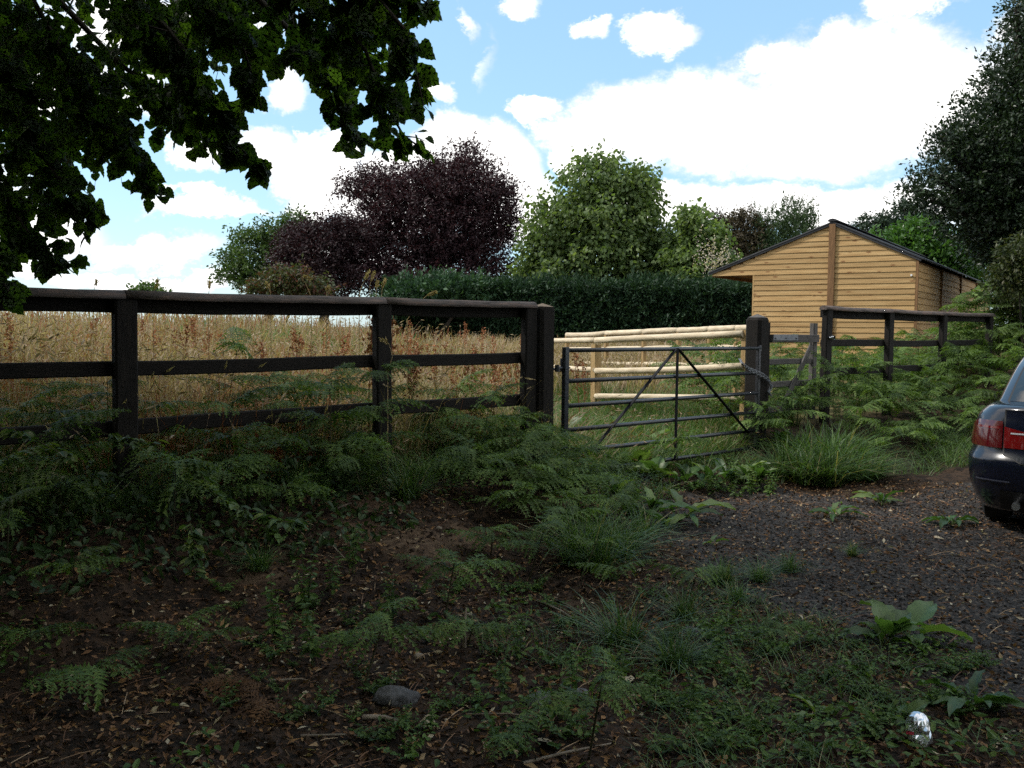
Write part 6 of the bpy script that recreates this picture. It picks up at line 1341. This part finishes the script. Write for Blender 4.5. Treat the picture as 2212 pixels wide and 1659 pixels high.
def stone(px, py, sx, sy, sz, label, mat=M_ROCK):
    q = G(px, py); bm_ = bpy.data.meshes.new('stone'); import bmesh
    bm = bmesh.new(); bmesh.ops.create_icosphere(bm, subdivisions=3, radius=1); sd0 = random.uniform(0, 50)
    for v in bm.verts:
        k = 1 + .55 * float(fbm(v.co.x * 1.4 + sd0, v.co.y * 1.4 + v.co.z * 1.9, 5, 3)); v.co = Vector((v.co.x * sx * k, v.co.y * sy * k, max(-.6, v.co.z) * sz * k))
    bm.to_mesh(bm_); bm.free(); bm_.materials.append(mat)
    for p in bm_.polygons: p.use_smooth = True
    o = bpy.data.objects.new('stone', bm_); link(o); o.location = q + Vector((0, 0, sz * .25)); o.rotation_euler = (0, 0, random.uniform(-.4, .4)); tag(o, label, 'stone')
M_PEB = nmat('pale_pebble', [(.3, (.14, .11, .08)), (.7, (.26, .22, .17))], 12, .8, .2)
for a in [(855, 1515, .105, .07, .05, 'largest grey concrete lump half buried in the leaf litter'), (1165, 1520, .065, .05, .04, 'dark round stone lump near the bottom centre'), (1250, 1500, .05, .04, .02, 'flat grey stone right of the dark round one'), (1490, 1370, .075, .05, .028, 'flat grey stone behind the dark upright grass tuft'), (948, 1142, .022, .018, .014, 'small rounded pebble on the bare soil of the bank', M_PEB), (1015, 1330, .02, .018, .013, 'tan pebble beside the pale upright stick', M_PEB), (1595, 1370, .03, .022, .014, 'small pale stone chip at the edge of the weeds', M_PEB), (905, 1420, .028, .02, .016, 'brownish pebble above the largest concrete lump', M_PEB)]: stone(*a)
M_STICK = nmat('dead_stick', [(.3, (.10, .075, .055)), (.6, (.22, .18, .14)), (.8, (.30, .26, .22))], 10, .85, .3)
def stick(pts, r_, label, mat=None):
    w = [G(x, y) + Vector((0, 0, z)) for x, y, z in pts]; b = w[0]; g = Geo(); g.tube([p - b for p in w], list(np.linspace(r_, r_ * .5, len(w))), 6); o = obj('stick', g.mesh('stick', mat or M_STICK, True)); o.location = b; tag(o, label, 'stick')
for a in [([(1003, 1398, .0), (1003, 1398, .12), (1006, 1396, .2)], .012, 'pale lichen-spotted stick standing upright on the lower bank'), ([(1130, 1655, .01), (1230, 1635, .02), (1330, 1610, .01)], .007, 'long straw-coloured stick lying at the bottom edge'), ([(1010, 1548, .01), (1100, 1552, .02), (1180, 1558, .01)], .005, 'thin reddish stem lying between the two stones'), ([(650, 1595, .01), (740, 1598, .02), (830, 1600, .01)], .006, 'straight reddish stem lying at the lower left'), ([(1160, 1305, .02), (1210, 1330, .03), (1255, 1352, .01)], .009, 'curved grey twig at the foot of the bank'), ([(785, 1555, .01), (830, 1560, .02), (865, 1565, .01)], .014, 'thick grey branch piece below the largest concrete lump'),
          ([(690, 1160, .02), (720, 1190, .03), (745, 1210, .01)], .006, 'pale twig on the bare soil at the bank brow'), ([(720, 1110, .03), (760, 1095, .03), (820, 1105, .01)], .006, 'dead stem along the bank brow'), ([(580, 1480, .02), (650, 1476, .02), (690, 1480, .01)], .006, 'dark stick lying below the shaded nettles')]: stick(*a)
# single dead leaves that catch the eye
def dead_leaf(px, py, size, tilt, label, pale=False):
    q = G(px, py); v, f = lime_leaf_template(int(px)); me = mesh_np('fallen_leaf', v, [f], L_LIT, np.full(len(v), .97 if pale else .82), True); o = bpy.data.objects.new('fallen_leaf', me); link(o); o.location = q + Vector((0, 0, .02)); o.rotation_euler = (random.uniform(-.4, .4), -tilt, random.uniform(0, 6)); o.scale = (size,) * 3; tag(o, label, 'leaf')
for a in [(1378, 1395, .11, 1.2, 'large brown dead leaf standing on edge by the pale grass tuft'), (1350, 1470, .08, .1, 'pale dry leaf scrap on bare soil', True), (940, 1570, .07, .1, 'grey-green fallen leaf in the litter right of the large lump', True), (1160, 1610, .08, .1, 'pale ribbed fallen leaf near the bottom centre', True), (2018, 1165, .07, .05, 'pale round fallen leaf on the gravel left of the car', True), (1985, 1250, .06, .05, 'light fallen leaf on the open gravel', True), (1930, 1445, .09, .2, 'broad grey-green leaf lying below the large dock', True), (1380, 1240, .06, .3, 'whitish fallen leaf at the bank foot', True)]: dead_leaf(*a)
